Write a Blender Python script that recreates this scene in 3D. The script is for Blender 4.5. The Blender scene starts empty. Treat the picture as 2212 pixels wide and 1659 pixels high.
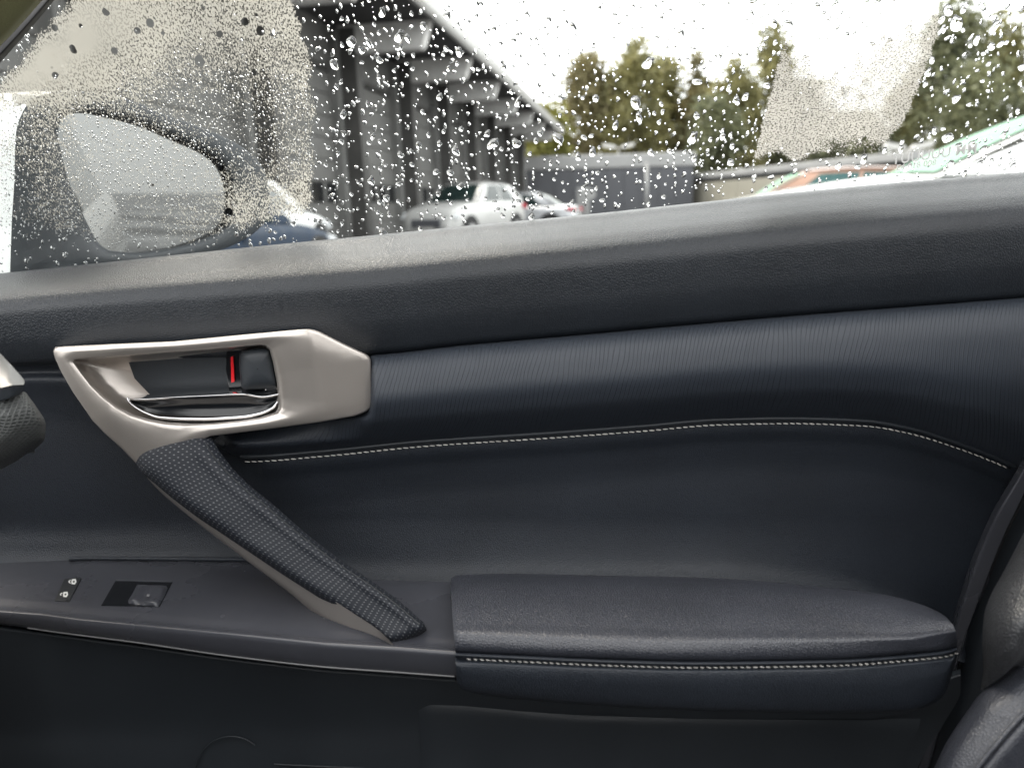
import bpy, math, random
import numpy as np
from mathutils import Matrix, Vector
random.seed(7); rng = np.random.default_rng(7)
S = bpy.context.scene; COL = S.collection
R = math.radians

# ------------------------------------------------------------------ camera
F, CX, CY = 1609.0, 1106.0, 829.5          # focal length and centre, in units of a 2212 px wide picture
RHO = R(1.6); PIT = R(13.52); CAMZ = 1.05
f_ = np.array([0, math.cos(PIT), -math.sin(PIT)]); u0 = np.array([0, math.sin(PIT), math.cos(PIT)]); r0 = np.array([1., 0, 0])
r_ = r0*math.cos(RHO) - u0*math.sin(RHO); u_ = r0*math.sin(RHO) + u0*math.cos(RHO)
CAM = np.array([0, 0, CAMZ])
cd = bpy.data.cameras.new('camera'); cam = bpy.data.objects.new('camera', cd); COL.objects.link(cam)
m = Matrix.Identity(4)
for i in range(3):
    m[i][0], m[i][1], m[i][2], m[i][3] = r_[i], u_[i], -f_[i], CAM[i]
cam.matrix_world = m
cd.sensor_fit = 'HORIZONTAL'; cd.sensor_width = 36; cd.lens = 36*F/2212
cd.clip_start = 0.02; cd.clip_end = 3000
cd.dof.use_dof = True; cd.dof.focus_distance = 0.76; cd.dof.aperture_fstop = 4.5
S.camera = cam

# ------------------------------------------------------------------ light
W = bpy.data.worlds.new('World'); S.world = W; W.use_nodes = True
wn = W.node_tree.nodes; wl = W.node_tree.links; wn.clear()
sky = wn.new('ShaderNodeTexSky'); sky.sky_type = 'NISHITA'; sky.sun_disc = False
SUN_EL, SUN_AZ = R(60), R(322)
sky.sun_elevation = SUN_EL; sky.sun_rotation = SUN_AZ
sky.air_density = 1.0; sky.dust_density = 3.0; sky.ozone_density = 1.0
hs = wn.new('ShaderNodeHueSaturation'); hs.inputs['Saturation'].default_value = 0.16
bg = wn.new('ShaderNodeBackground'); bg.inputs['Strength'].default_value = 0.15
wo = wn.new('ShaderNodeOutputWorld')
wl.new(sky.outputs[0], hs.inputs['Color']); cl = wn.new('ShaderNodeMix'); cl.data_type = 'RGBA'; cl.inputs['Factor'].default_value = .62      # even overcast cloud over the clear sky
cl.inputs['B'].default_value = (7.1, 7.05, 6.9, 1); wl.new(hs.outputs[0], cl.inputs['A']); wl.new(cl.outputs['Result'], bg.inputs[0]); wl.new(bg.outputs[0], wo.inputs[0])
sl = bpy.data.lights.new('sun', 'SUN'); sl.energy = 1.3; sl.angle = R(35); sl.color = (1, .88, .72)
so = bpy.data.objects.new('sun', sl); COL.objects.link(so)
sd = Vector((math.sin(SUN_AZ)*math.cos(SUN_EL), math.cos(SUN_AZ)*math.cos(SUN_EL), math.sin(SUN_EL)))
so.rotation_euler = sd.to_track_quat('Z', 'Y').to_euler()
S.view_settings.view_transform = 'Standard'; S.view_settings.look = 'None'
S.view_settings.exposure = 2.05; S.view_settings.gamma = 1; S.view_settings.use_curve_mapping = False
S.render.engine = 'CYCLES'
S.cycles.use_denoising = True
S.cycles.max_bounces = 14; S.cycles.transmission_bounces = 12; S.cycles.transparent_max_bounces = 24
S.cycles.blur_glossy = 0.5; S.cycles.sample_clamp_indirect = 12

# ------------------------------------------------------------------ helpers
def rays(px, py):
    px = np.asarray(px, float); py = np.asarray(py, float)
    return f_*F + np.multiply.outer(px-CX, r_) - np.multiply.outer(py-CY, u_)
def P(px, py, Y):                       # the point seen at (px, py) that lies Y metres out
    d = rays(px, py); return CAM + d*(np.asarray(Y)/d[..., 1])[..., None]
def Yz(px, py, z):                      # how far out a level surface at height z is seen
    d = rays(px, py); return d[..., 1]*(z-CAMZ)/d[..., 2]
def Ppl(px, py, o, n):
    d = rays(px, py); t = ((o-CAM)@n)/(d@n); return CAM + d*t[..., None]

def pchip(t, y, tt):
    t = np.asarray(t, float); y = np.asarray(y, float); h = np.diff(t); d = np.diff(y)/h; n = len(t)
    mm = np.zeros(n)
    if n == 2: mm[:] = d[0]
    else:
        for i in range(1, n-1):
            if d[i-1]*d[i] > 0:
                a, b = 2*h[i]+h[i-1], h[i]+2*h[i-1]; mm[i] = (a+b)/(a/d[i-1]+b/d[i])
        mm[0], mm[-1] = d[0], d[-1]
    tt = np.clip(tt, t[0], t[-1]); k = np.clip(np.searchsorted(t, tt, 'right')-1, 0, n-2)
    s = (tt-t[k])/h[k]
    return y[k]*(1+2*s)*(1-s)**2 + h[k]*mm[k]*s*(1-s)**2 + y[k+1]*s*s*(3-2*s) + h[k]*mm[k+1]*s*s*(s-1)
def resample(pts, n, lin=False):
    p = np.asarray(pts, float); L = np.r_[0, np.cumsum(np.hypot(*np.diff(p[:, :2], axis=0).T)+1e-6)]
    tt = np.linspace(0, L[-1], n)
    if lin: return np.stack([np.interp(tt, L, p[:, k]) for k in range(p.shape[1])], 1)
    return np.stack([pchip(L, p[:, k], tt) for k in range(p.shape[1])], 1)
def fx(xs, ys): return lambda x: pchip(xs, ys, np.asarray(x, float))

def link(name, me, mat=None, parent=None):
    o = bpy.data.objects.new(name, me); COL.objects.link(o)
    if mat is not None and me is not None: me.materials.append(mat)
    if parent is not None:
        o.parent = parent
        q = parent; M = Matrix.Identity(4)
        o.matrix_parent_inverse = WORLD.get(parent.name, Matrix.Identity(4)).inverted()
    WORLD[o.name] = Matrix.Identity(4)
    return o
WORLD = {}
def mesh(name, v, faces, mat, parent=None, smooth=True, uv=None):
    me = bpy.data.meshes.new(name); me.from_pydata([tuple(map(float, q)) for q in v], [], [tuple(map(int, q)) for q in faces])
    if smooth: me.polygons.foreach_set('use_smooth', [True]*len(me.polygons))
    if uv is not None:
        l = me.uv_layers.new(name='UVMap'); idx = np.zeros(len(me.loops), int); me.loops.foreach_get('vertex_index', idx)
        l.data.foreach_set('uv', np.asarray(uv, float)[idx].ravel())
    me.validate(); me.update()
    return link(name, me, mat, parent)
def thing(name, label, cat, loc, group=None):
    o = bpy.data.objects.new(name, None); COL.objects.link(o); o.location = loc; o.empty_display_size = .1
    WORLD[o.name] = Matrix.Translation(loc)
    tag(o, label, cat, group); return o
def tag(o, label, cat, group=None):
    o['label'] = label; o['category'] = cat
    if group: o['group'] = group
    return o
def grid_faces(nr, nc, wrap=False):
    F_ = []
    for i in range(nr-1):
        for j in range(nc if wrap else nc-1):
            k = (j+1) % nc
            F_.append((i*nc+j, i*nc+k, (i+1)*nc+k, (i+1)*nc+j))
    return F_
def gridmesh(name, G, mat, parent=None, wrap=False, flip=False):
    nr, nc = G.shape[:2]
    du = np.linalg.norm(np.diff(G, axis=1), axis=2).mean(0); dv = np.linalg.norm(np.diff(G, axis=0), axis=2).mean(1)
    u = np.r_[0, np.cumsum(du)]; v = np.r_[0, np.cumsum(dv)]
    uv = np.stack(np.meshgrid(u, v), 2).reshape(-1, 2)
    fs = grid_faces(nr, nc, wrap)
    if flip: fs = [q[::-1] for q in fs]
    return mesh(name, G.reshape(-1, 3), fs, mat, parent, True, uv)
def loft_px(rows, n, mrows, vpos=None, lin=False):    # rows of (px,py,Y) -> dense grid of (px,py,Y)
    A = np.stack([resample(r, n, lin) for r in rows])
    t = np.arange(len(rows), dtype=float) if vpos is None else np.asarray(vpos, float)
    tt = np.linspace(t[0], t[-1], mrows)
    out = np.zeros((mrows, n, 3))
    for j in range(n):
        for k in range(3): out[:, j, k] = pchip(t, A[:, j, k], tt)
    return out
def toW(A): return P(A[..., 0], A[..., 1], A[..., 2])
def sheet(name, rows, mat, parent, n=160, mrows=48, vpos=None, lin=False):
    return gridmesh(name, toW(loft_px(rows, n, mrows, vpos, lin)), mat, parent)

class MB:                                # collects boxes, bars and grids into one mesh
    def __init__(s): s.v = []; s.f = []
    def add(s, v, f):
        o = len(s.v); s.v += [tuple(map(float, q)) for q in v]; s.f += [tuple(int(i)+o for i in q) for q in f]; return s
    def box(s, c, sz, M=None):
        x, y, z = [q/2 for q in sz]
        v = [Vector((a*x, b*y, d*z)) + Vector(c) for d in (-1, 1) for b in (-1, 1) for a in (-1, 1)]
        if M is not None: v = [M @ q for q in v]
        return s.add(v, [(0, 2, 3, 1), (4, 5, 7, 6), (0, 1, 5, 4), (2, 6, 7, 3), (0, 4, 6, 2), (1, 3, 7, 5)])
    def prism(s, poly, a, b, M=None, axis='y'):       # poly in (x,z) extruded from y=a to y=b
        n = len(poly); mk = (lambda p, t: Vector((p[0], t, p[1]))) if axis == 'y' else (lambda p, t: Vector((t, p[0], p[1])))
        v = [mk(p, a) for p in poly] + [mk(p, b) for p in poly]
        if M is not None: v = [M @ q for q in v]
        return s.add(v, [tuple(range(n)), tuple(range(2*n-1, n-1, -1))] + [(i, n+i, n+(i+1) % n, (i+1) % n) for i in range(n)])
    def cyl(s, a, b, ra, rb=None, n=16, cap=True):
        a = Vector(a); b = Vector(b); rb = ra if rb is None else rb; d = (b-a).normalized()
        e = d.orthogonal().normalized(); g = d.cross(e)
        v = [a+(e*math.cos(2*math.pi*k/n)+g*math.sin(2*math.pi*k/n))*ra for k in range(n)] + [b+(e*math.cos(2*math.pi*k/n)+g*math.sin(2*math.pi*k/n))*rb for k in range(n)]
        fs = [(k, (k+1) % n, n+(k+1) % n, n+k) for k in range(n)]
        if cap: fs += [tuple(range(n-1, -1, -1)), tuple(range(n, 2*n))]
        return s.add(v, fs)
    def grid(s, G, flip=False):
        nr, nc = G.shape[:2]; fs = grid_faces(nr, nc)
        return s.add(G.reshape(-1, 3), [q[::-1] for q in fs] if flip else fs)
    def build(s, name, mat, parent=None, smooth=False, bevel=0, auto=None):
        o = mesh(name, s.v, s.f, mat, parent, smooth)
        if bevel:
            b = o.modifiers.new('b', 'BEVEL'); b.width = bevel; b.segments = 2; b.limit_method = 'ANGLE'
        return o
def tube_pts(pts, r, n=8):
    pts = np.asarray(pts, float); N = len(pts); T = np.gradient(pts, axis=0); T /= np.linalg.norm(T, axis=1)[:, None]
    up = np.array([0, -1., .3]); G = np.zeros((N, n+1, 3)); rr = np.broadcast_to(r, (N,))
    for i in range(N):
        e = np.cross(T[i], up); e /= np.linalg.norm(e); g = np.cross(e, T[i])
        a = np.linspace(0, 2*math.pi, n+1)
        G[i] = pts[i] + rr[i]*(np.outer(np.cos(a), e)+np.outer(np.sin(a), g))
    return G
def tube(name, pts, r, mat, parent, n=8):
    return gridmesh(name, tube_pts(pts, r, n), mat, parent)

# ------------------------------------------------------------------ materials
class NT:
    def __init__(s, name):
        s.m = bpy.data.materials.new(name); s.m.use_nodes = True; s.t = s.m.node_tree; s.n = s.t.nodes; s.l = s.t.links
        s.b = s.n['Principled BSDF']; s.out = s.n['Material Output']
    def node(s, ty, **kw):
        q = s.n.new(ty)
        for k, v in kw.items(): setattr(q, k, v)
        return q
    def set(s, sock, v):
        if isinstance(v, bpy.types.NodeSocket): s.l.new(v, sock)
        else: sock.default_value = v
    def math(s, op, a, b=0.0, c=0.0, clamp=False):
        q = s.node('ShaderNodeMath', operation=op); q.use_clamp = clamp
        for i, v in enumerate((a, b, c)): s.set(q.inputs[i], v)
        return q.outputs[0]
    def ramp(s, v, lo, hi, a=0.0, b=1.0):
        q = s.node('ShaderNodeMapRange', interpolation_type='SMOOTHSTEP'); s.set(q.inputs['Value'], v)
        for k, x in zip(('From Min', 'From Max', 'To Min', 'To Max'), (lo, hi, a, b)): s.set(q.inputs[k], x)
        return q.outputs[0]
    def coord(s, k='Object'): return s.node('ShaderNodeTexCoord').outputs[k]
    def noise(s, vec, scale, detail=4, rough=.55, dist=0):
        q = s.node('ShaderNodeTexNoise'); s.set(q.inputs['Vector'], vec)
        q.inputs['Scale'].default_value = scale; q.inputs['Detail'].default_value = detail; q.inputs['Roughness'].default_value = rough; q.inputs['Distortion'].default_value = dist
        return q
    def voro(s, vec, scale, feature='F1', rnd=1.0):
        q = s.node('ShaderNodeTexVoronoi', feature=feature); s.set(q.inputs['Vector'], vec); q.inputs['Scale'].default_value = scale; q.inputs['Randomness'].default_value = rnd
        return q
    def mix(s, fac, a, b):
        q = s.node('ShaderNodeMix', data_type='RGBA'); s.set(q.inputs['Factor'], fac); s.set(q.inputs['A'], a); s.set(q.inputs['B'], b); return q.outputs['Result']
    def vadd(s, a, b, scale=1.0):
        k = s.node('ShaderNodeVectorMath', operation='SCALE'); s.set(k.inputs[0], b); k.inputs['Scale'].default_value = scale
        q = s.node('ShaderNodeVectorMath', operation='ADD'); s.set(q.inputs[0], a); s.l.new(k.outputs[0], q.inputs[1]); return q.outputs[0]
    def bump(s, h, dist, strength=1.0, chain=None):
        q = s.node('ShaderNodeBump'); q.inputs['Distance'].default_value = dist; q.inputs['Strength'].default_value = strength; s.l.new(h, q.inputs['Height'])
        if chain is not None: s.l.new(chain, q.inputs['Normal'])
        return q.outputs[0]
    def pr(s, **kw):
        for k, v in kw.items():
            k = {'col': 'Base Color', 'rough': 'Roughness', 'metal': 'Metallic', 'spec': 'Specular IOR Level', 'coat': 'Coat Weight', 'nrm': 'Normal', 'trans': 'Transmission Weight', 'ior': 'IOR'}.get(k, k)
            if k == 'Base Color' and isinstance(v, tuple) and len(v) == 3: v = (*v, 1)
            s.set(s.b.inputs[k], v)
        return s.m
def c4(c): return (*c, 1)

def plain(name, col, rough=.5, metal=0., spec=.5, coat=0., var=.12, vs=6.0, bump=0., bs=200.):
    t = NT(name); co = t.coord(); nz = t.noise(co, vs, 5)
    k = t.ramp(nz.outputs['Fac'], .3, .7, 1-var, 1+var)
    q = t.node('ShaderNodeVectorMath', operation='SCALE'); q.inputs[0].default_value = col; t.l.new(k, q.inputs['Scale'])
    t.l.new(q.outputs[0], t.b.inputs['Base Color'])
    t.pr(rough=t.ramp(nz.outputs['Fac'], .3, .7, rough*.9, min(1, rough*1.1)), metal=metal, spec=spec, coat=coat)
    if bump: t.pr(nrm=t.bump(t.noise(co, bs, 3).outputs['Fac'], bump))
    return t.m
def leather(name, col, rough=.42, cell=250., depth=.0005, spec=.5, stretch=(1, 1, 1)):
    t = NT(name); co = t.coord()
    mp = t.node('ShaderNodeMapping'); t.l.new(co, mp.inputs[0]); mp.inputs['Scale'].default_value = stretch
    w = t.noise(mp.outputs[0], cell*.35, 3); vec = t.vadd(mp.outputs[0], w.outputs['Color'], .55/cell)
    e = t.voro(vec, cell, 'DISTANCE_TO_EDGE'); f1 = t.voro(vec, cell)
    h = t.ramp(e.outputs['Distance'], 0., .28)
    big = t.noise(co, 9, 4); fine = t.noise(co, cell*5, 2)
    n1 = t.bump(big.outputs['Fac'], .004, .35)
    n2 = t.bump(h, depth, 1., n1); n3 = t.bump(fine.outputs['Fac'], depth*.18, .7, n2)
    sh = t.ramp(big.outputs['Fac'], .3, .7, .88, 1.12)
    sp = t.math('MULTIPLY', sh, t.ramp(e.outputs['Distance'], 0, .12, .72, 1.0))
    q = t.node('ShaderNodeVectorMath', operation='SCALE'); q.inputs[0].default_value = col; t.l.new(sp, q.inputs['Scale'])
    dv = t.voro(co, 38); ds = t.node('ShaderNodeSeparateColor'); t.l.new(dv.outputs['Color'], ds.inputs[0])
    dust = t.math('MULTIPLY', t.ramp(dv.outputs['Distance'], .02, .035, 1, 0), t.ramp(ds.outputs[0], .86, .9))
    t.l.new(t.mix(t.math('MULTIPLY', dust, .5), q.outputs[0], (.22, .22, .21, 1)), t.b.inputs['Base Color'])
    t.pr(rough=t.ramp(fine.outputs['Fac'], .3, .7, rough-.04, rough+.07), spec=spec, nrm=n3)
    return t.m
NAVY = (.022, .025, .031)
M = {}
M['sill'] = leather('grained_leather', (.0135, .0170, .0222), .41, 400, .00018, .48)
M['smooth'] = leather('smooth_leather', (.0155, .0200, .0280), .48, 520, .00016)
M['arm'] = leather('armrest_leather', (.034, .037, .047), .33, 430, .00020, .65)
M['seat'] = leather('seat_leather', (.032, .0335, .037), .38, 320, .00026)
M['hard'] = plain('hard_black_plastic', (.020, .0245, .030), .5, bump=.00012, bs=1400)
M['panel'] = plain('satin_black_plastic', (.047, .049, .058), .27, bump=.00005, bs=1800)
M['dark'] = plain('dark_plastic', (.012, .014, .017), .6)
M['gloss'] = plain('gloss_black', (.006, .007, .009), .18)
M['silver'] = plain('champagne_satin_metal', (.50, .462, .427), .30, metal=.70, var=.05, bump=.00003, bs=2600)
M['dashsilver'] = plain('dull_silver_plastic', (.15, .15, .145), .42, metal=.4)
M['chrome'] = plain('chrome', (.75, .75, .76), .07, metal=1., var=.02)
M['red'] = plain('red_marker', (.75, .012, .02), .3)
M['thread'] = plain('white_thread', (.72, .70, .66), .7, bump=.0001, bs=3000)
M['edge'] = plain('grey_edge_trim', (.16, .16, .165), .35)
M['icon'] = plain('white_print', (.7, .7, .68), .6)
M['rubber'] = plain('black_rubber', (.012, .012, .013), .65)
M['white'] = plain('white_paint', (.78, .79, .79), .18, coat=.6, var=.02)
M['silverpaint'] = plain('silver_paint', (.42, .43, .45), .25, metal=.35, coat=.6, var=.03)
M['pale'] = plain('pale_silver_paint', (.42, .42, .415), .3, coat=.3, var=.03)
M['bluepaint'] = plain('dark_blue_paint', (.008, .020, .042), .6, spec=.25)
M['orange'] = plain('orange_paint', (.30, .165, .11), .4, coat=.5, var=.03)
M['tyre'] = plain('tyre_rubber', (.018, .018, .019), .8)
M['rim'] = plain('alloy_rim', (.45, .45, .46), .35, metal=.8)
M['tail'] = plain('red_lamp_lens', (.35, .01, .03), .2)
M['lamp'] = plain('clear_lamp_lens', (.6, .62, .64), .1)
M['carglass'] = plain('dark_car_glass', (.012, .022, .021), .05)
M['mint'] = plain('green_tinted_glass', (.13, .25, .175), .5, spec=.15, var=.04)
M['teal'] = plain('teal_tinted_glass', (.025, .075, .075), .15, spec=.3)
M['pillarfab'] = plain('olive_pillar_cloth', (.16, .16, .075), .85, bump=.0006, bs=500)
M['conc'] = plain('grey_render', (.17, .17, .166), .8, var=.2, vs=.8, bump=.004, bs=12)
M['beam'] = plain('grey_painted_beam', (.68, .67, .66), .75, var=.1, vs=1.2)
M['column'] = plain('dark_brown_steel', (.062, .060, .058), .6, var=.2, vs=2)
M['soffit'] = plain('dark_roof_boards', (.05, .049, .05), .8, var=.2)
M['fascia'] = plain('pale_metal_fascia', (.40, .395, .385), .45, var=.06)
M['door'] = plain('grey_door_panel', (.125, .124, .12), .5, var=.06, vs=1.5)
M['greybld'] = plain('blue_grey_cladding', (.066, .068, .078), .6, var=.08, vs=.6)
M['palebld'] = plain('pale_roof_edge', (.27, .27, .27), .6, var=.08, vs=.6)
M['cream'] = plain('cream_wall', (.28, .265, .22), .7, var=.08, vs=.7)
M['post'] = plain('galvanised_post', (.28, .28, .28), .5)
M['bark'] = plain('bark', (.07, .055, .04), .9, var=.3, vs=4)
M['headliner'] = plain('grey_headliner_cloth', (.32, .31, .29), .9)
M['cabin'] = plain('cabin_trim', (.03, .03, .032), .8)

def leaf_mat(name, c):
    t = NT(name); g = t.node('ShaderNodeNewGeometry'); co = t.coord(); nz = t.noise(co, .35, 3)
    k = t.math('ADD', t.math('MULTIPLY', g.outputs['Random Per Island'], .5), t.ramp(nz.outputs['Fac'], .3, .7, 0, .5))
    col = t.mix(k, c4(tuple(x*.55 for x in c)), c4((min(1, c[0]*1.7), min(1, c[1]*1.5), c[2]*1.2)))
    t.pr(col=col, rough=.55, spec=.3); t.set(t.b.inputs['Subsurface Weight'], 0.0)
    tr = t.node('ShaderNodeBsdfTranslucent'); t.l.new(col, tr.inputs[0]); mx = t.node('ShaderNodeMixShader'); mx.inputs[0].default_value = .3
    t.l.new(t.b.outputs[0], mx.inputs[1]); t.l.new(tr.outputs[0], mx.inputs[2]); t.l.new(mx.outputs[0], t.out.inputs[0])
    return t.m
M['leaf'] = [leaf_mat('olive_leaves', (.18, .185, .095)), leaf_mat('yellow_green_leaves', (.15, .16, .045)), leaf_mat('dark_green_leaves', (.125, .145, .095)), leaf_mat('brown_green_leaves', (.18, .172, .10))]

def ribbed():
    t = NT('ribbed_leather'); uv = t.coord('UV'); sx = t.node('ShaderNodeSeparateXYZ'); t.l.new(uv, sx.inputs[0])
    mp = t.node('ShaderNodeMapping'); t.l.new(uv, mp.inputs[0]); mp.inputs['Scale'].default_value = (1, .55, 1)
    wob = t.noise(mp.outputs[0], 9, 2, .5); wob2 = t.noise(mp.outputs[0], 33, 1, .5)
    x = t.math('ADD', sx.outputs[0], t.math('MULTIPLY', sx.outputs[1], .17))
    x = t.math('ADD', x, t.math('MULTIPLY', wob.outputs['Fac'], .040)); x = t.math('ADD', x, t.math('MULTIPLY', wob2.outputs['Fac'], .004))
    fr = t.math('FRACT', t.math('MULTIPLY', x, 1/.0043)); g = t.math('ABSOLUTE', t.math('SUBTRACT', fr, .5))
    h = t.ramp(g, .0, .13); fine = t.noise(t.coord(), 1500, 2)
    n = t.bump(fine.outputs['Fac'], .00008, .6, t.bump(h, .00026, 1.))
    q = t.mix(h, (.0135, .0175, .0245, 1), (.0245, .0305, .041, 1))
    t.pr(col=q, rough=.52, nrm=n); return t.m
M['rib'] = ribbed()
def perforated():
    t = NT('perforated_leather'); uv = t.coord('UV')
    mp = t.node('ShaderNodeMapping'); t.l.new(uv, mp.inputs[0]); mp.inputs['Scale'].default_value = (1/.0066,)*3; mp.inputs['Rotation'].default_value = (0, 0, R(18))
    ds = []
    for off in (0., .5):
        a = t.node('ShaderNodeVectorMath', operation='ADD'); t.l.new(mp.outputs[0], a.inputs[0]); a.inputs[1].default_value = (off, off, 0)
        fr = t.node('ShaderNodeVectorMath', operation='FRACTION'); t.l.new(a.outputs[0], fr.inputs[0])
        sb = t.node('ShaderNodeVectorMath', operation='SUBTRACT'); t.l.new(fr.outputs[0], sb.inputs[0]); sb.inputs[1].default_value = (.5, .5, 0)
        ml = t.node('ShaderNodeVectorMath', operation='MULTIPLY'); t.l.new(sb.outputs[0], ml.inputs[0]); ml.inputs[1].default_value = (1, 1, 0)
        ln = t.node('ShaderNodeVectorMath', operation='LENGTH'); t.l.new(ml.outputs[0], ln.inputs[0]); ds.append(ln.outputs['Value'])
    d = t.math('MINIMUM', *ds); dot = t.ramp(d, .09, .15, 1, 0); h = t.ramp(d, .08, .20)
    fine = t.noise(t.coord(), 900, 3)
    n = t.bump(fine.outputs['Fac'], .0001, .7, t.bump(h, .00010, 1.))
    t.pr(col=t.mix(dot, (.0105, .013, .0185, 1), (.115, .12, .13, 1)), rough=.58, spec=.3, nrm=n); return t.m
M['perf'] = perforated()
def weave():
    t = NT('grey_weave_print'); uv = t.coord('UV')
    mp = t.node('ShaderNodeMapping'); t.l.new(uv, mp.inputs[0]); mp.inputs['Scale'].default_value = (1/.0046, 1/.0032, 1); mp.inputs['Rotation'].default_value = (0, 0, R(62))
    br = t.voro(mp.outputs[0], 1., 'DISTANCE_TO_EDGE', .18); h = t.ramp(br.outputs['Distance'], .02, .3)
    t.pr(col=t.mix(h, (.095, .10, .098, 1), (.035, .038, .038, 1)), rough=.45, nrm=t.bump(h, .0005, 1.)); return t.m
M['weave'] = weave()
def pane_mat():
    t = NT('window_glass'); tr = t.node('ShaderNodeBsdfTransparent'); tr.inputs[0].default_value = (.93, .955, .94, 1)
    gl = t.node('ShaderNodeBsdfGlossy'); gl.inputs['Roughness'].default_value = .0
    fr = t.node('ShaderNodeFresnel'); fr.inputs[0].default_value = 1.35
    smear = t.noise(t.coord(), 6, 4); f2 = t.math('MULTIPLY', fr.outputs[0], t.ramp(smear.outputs['Fac'], .3, .7, .6, 1.))
    mx = t.node('ShaderNodeMixShader'); t.l.new(f2, mx.inputs[0]); t.l.new(tr.outputs[0], mx.inputs[1]); t.l.new(gl.outputs[0], mx.inputs[2]); t.l.new(mx.outputs[0], t.out.inputs[0])
    return t.m
M['pane'] = pane_mat()
def water_mat():
    t = NT('rain_water'); g = t.node('ShaderNodeBsdfGlass'); g.inputs['IOR'].default_value = 1.33; g.inputs['Roughness'].default_value = 0
    t.l.new(g.outputs[0], t.out.inputs[0]); return t.m
M['water'] = water_mat()
def fog_mat(name, col, grain, stretch, rot, holes, hole_r):
    t = NT(name); uv = t.coord('UV'); at = t.node('ShaderNodeAttribute', attribute_name='wet'); d = at.outputs['Fac']
    mp = t.node('ShaderNodeMapping'); t.l.new(uv, mp.inputs[0]); mp.inputs['Rotation'].default_value = (0, 0, rot); mp.inputs['Scale'].default_value = (1, stretch, 1)
    n1 = t.noise(mp.outputs[0], grain, 2, .6); n2 = t.noise(uv, grain*.22, 2, .5); n3 = t.noise(uv, grain*2.3, 1, .5)
    n = t.math('ADD', t.math('MULTIPLY', n1.outputs['Fac'], .62), t.math('ADD', t.math('MULTIPLY', n2.outputs['Fac'], .2), t.math('MULTIPLY', n3.outputs['Fac'], .18)))
    th = t.ramp(d, 0, 1, .70, .26)
    th = t.math('SUBTRACT', .68, t.math('MULTIPLY', d, .38))
    a = t.math('MULTIPLY', t.math('SUBTRACT', n, t.math('SUBTRACT', th, .02)), 18., clamp=True)
    vd = t.noise(uv, holes*.8, 2); vv = t.voro(t.vadd(uv, vd.outputs['Color'], .25/holes), holes)
    sep = t.node('ShaderNodeSeparateColor'); t.l.new(vv.outputs['Color'], sep.inputs[0])
    rr = t.math('MULTIPLY', t.math('POWER', sep.outputs[0], 3.), hole_r)
    hole = t.ramp(t.math('SUBTRACT', vv.outputs['Distance'], rr), -.03, .05)
    a = t.math('MULTIPLY', a, hole)
    a = t.math('MULTIPLY', a, t.ramp(d, .01, .06))
    sp = t.noise(mp.outputs[0], grain*.9, 1, .5); cc = t.mix(t.math('MAXIMUM', t.ramp(sp.outputs['Fac'], .34, .52), t.ramp(d, .7, 1.1)), c4(tuple(x*.25 for x in col)), c4(tuple(min(.95, x*1.1) for x in col)))  # dark specks painted in for light bent at droplet edges
    df = t.node('ShaderNodeBsdfDiffuse'); t.l.new(cc, df.inputs[0])
    tl = t.node('ShaderNodeBsdfTranslucent'); t.l.new(cc, tl.inputs[0])
    m1 = t.node('ShaderNodeMixShader'); m1.inputs[0].default_value = .8; t.l.new(df.outputs[0], m1.inputs[1]); t.l.new(tl.outputs[0], m1.inputs[2])
    tr = t.node('ShaderNodeBsdfTransparent'); m2 = t.node('ShaderNodeMixShader'); t.l.new(t.math('MULTIPLY', a, .93), m2.inputs[0]); t.l.new(tr.outputs[0], m2.inputs[1]); t.l.new(m1.outputs[0], m2.inputs[2])
    t.l.new(m2.outputs[0], t.out.inputs[0]); return t.m
M['fogL'] = fog_mat('condensation_front', (.485, .468, .425), 640, .7, R(40), 75, .42)
M['fogR'] = fog_mat('condensation_rear', (.52, .50, .465), 560, 1.5, R(8), 55, .30)
def asphalt():
    t = NT('wet_asphalt'); co = t.coord(); n1 = t.noise(co, .25, 5); n2 = t.noise(co, 60, 3)
    t.pr(col=t.mix(n1.outputs['Fac'], (.035, .035, .037, 1), (.075, .075, .076, 1)), rough=t.ramp(n1.outputs['Fac'], .4, .6, .15, .5), nrm=t.bump(n2.outputs['Fac'], .004, .6)); return t.m
M['asphalt'] = asphalt()

#SECTIONS
# ------------------------------------------------------------------ setting: ground and far buildings
g_ = MB(); g_.add([(-400, -400, 0), (400, -400, 0), (400, 500, 0), (-400, 500, 0)], [(0, 1, 2, 3)])
o = g_.build('ground', M['asphalt']); o['kind'] = 'structure'
vpd = rays(1375, 435); AZ = math.atan2(vpd[0], vpd[1])
U = np.array([math.sin(AZ), math.cos(AZ), 0]); V = np.array([math.cos(AZ), -math.sin(AZ), 0])
MBL = Matrix(((V[0], U[0], 0, 0), (V[1], U[1], 0, 0), (0, 0, 1, 0), (0, 0, 0, 1)))    # local x = lateral, y = along the facade
D = 8.5; SK = [22+5.5*k for k in range(-4, 7)]
gar = thing('garage_building', 'long grey garage building with tall sectional doors and deep overhanging eaves', 'building', (0, 0, 0))
w = MB(); w.box((-D-4.3, 28, 5.8), (8, 59.5, 1.4), MBL); w.box((-D-4.6, 28, 2.6), (7, 59, 5.2), MBL)
for a in SK: w.box((-D-.15, a+.35, 2.6), (.3, 1.3, 5.2), MBL)
w.box((-D-.15, 57, 2.6), (.3, 2.2, 5.2), MBL); w.build('wall', M['conc'], gar)
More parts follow.
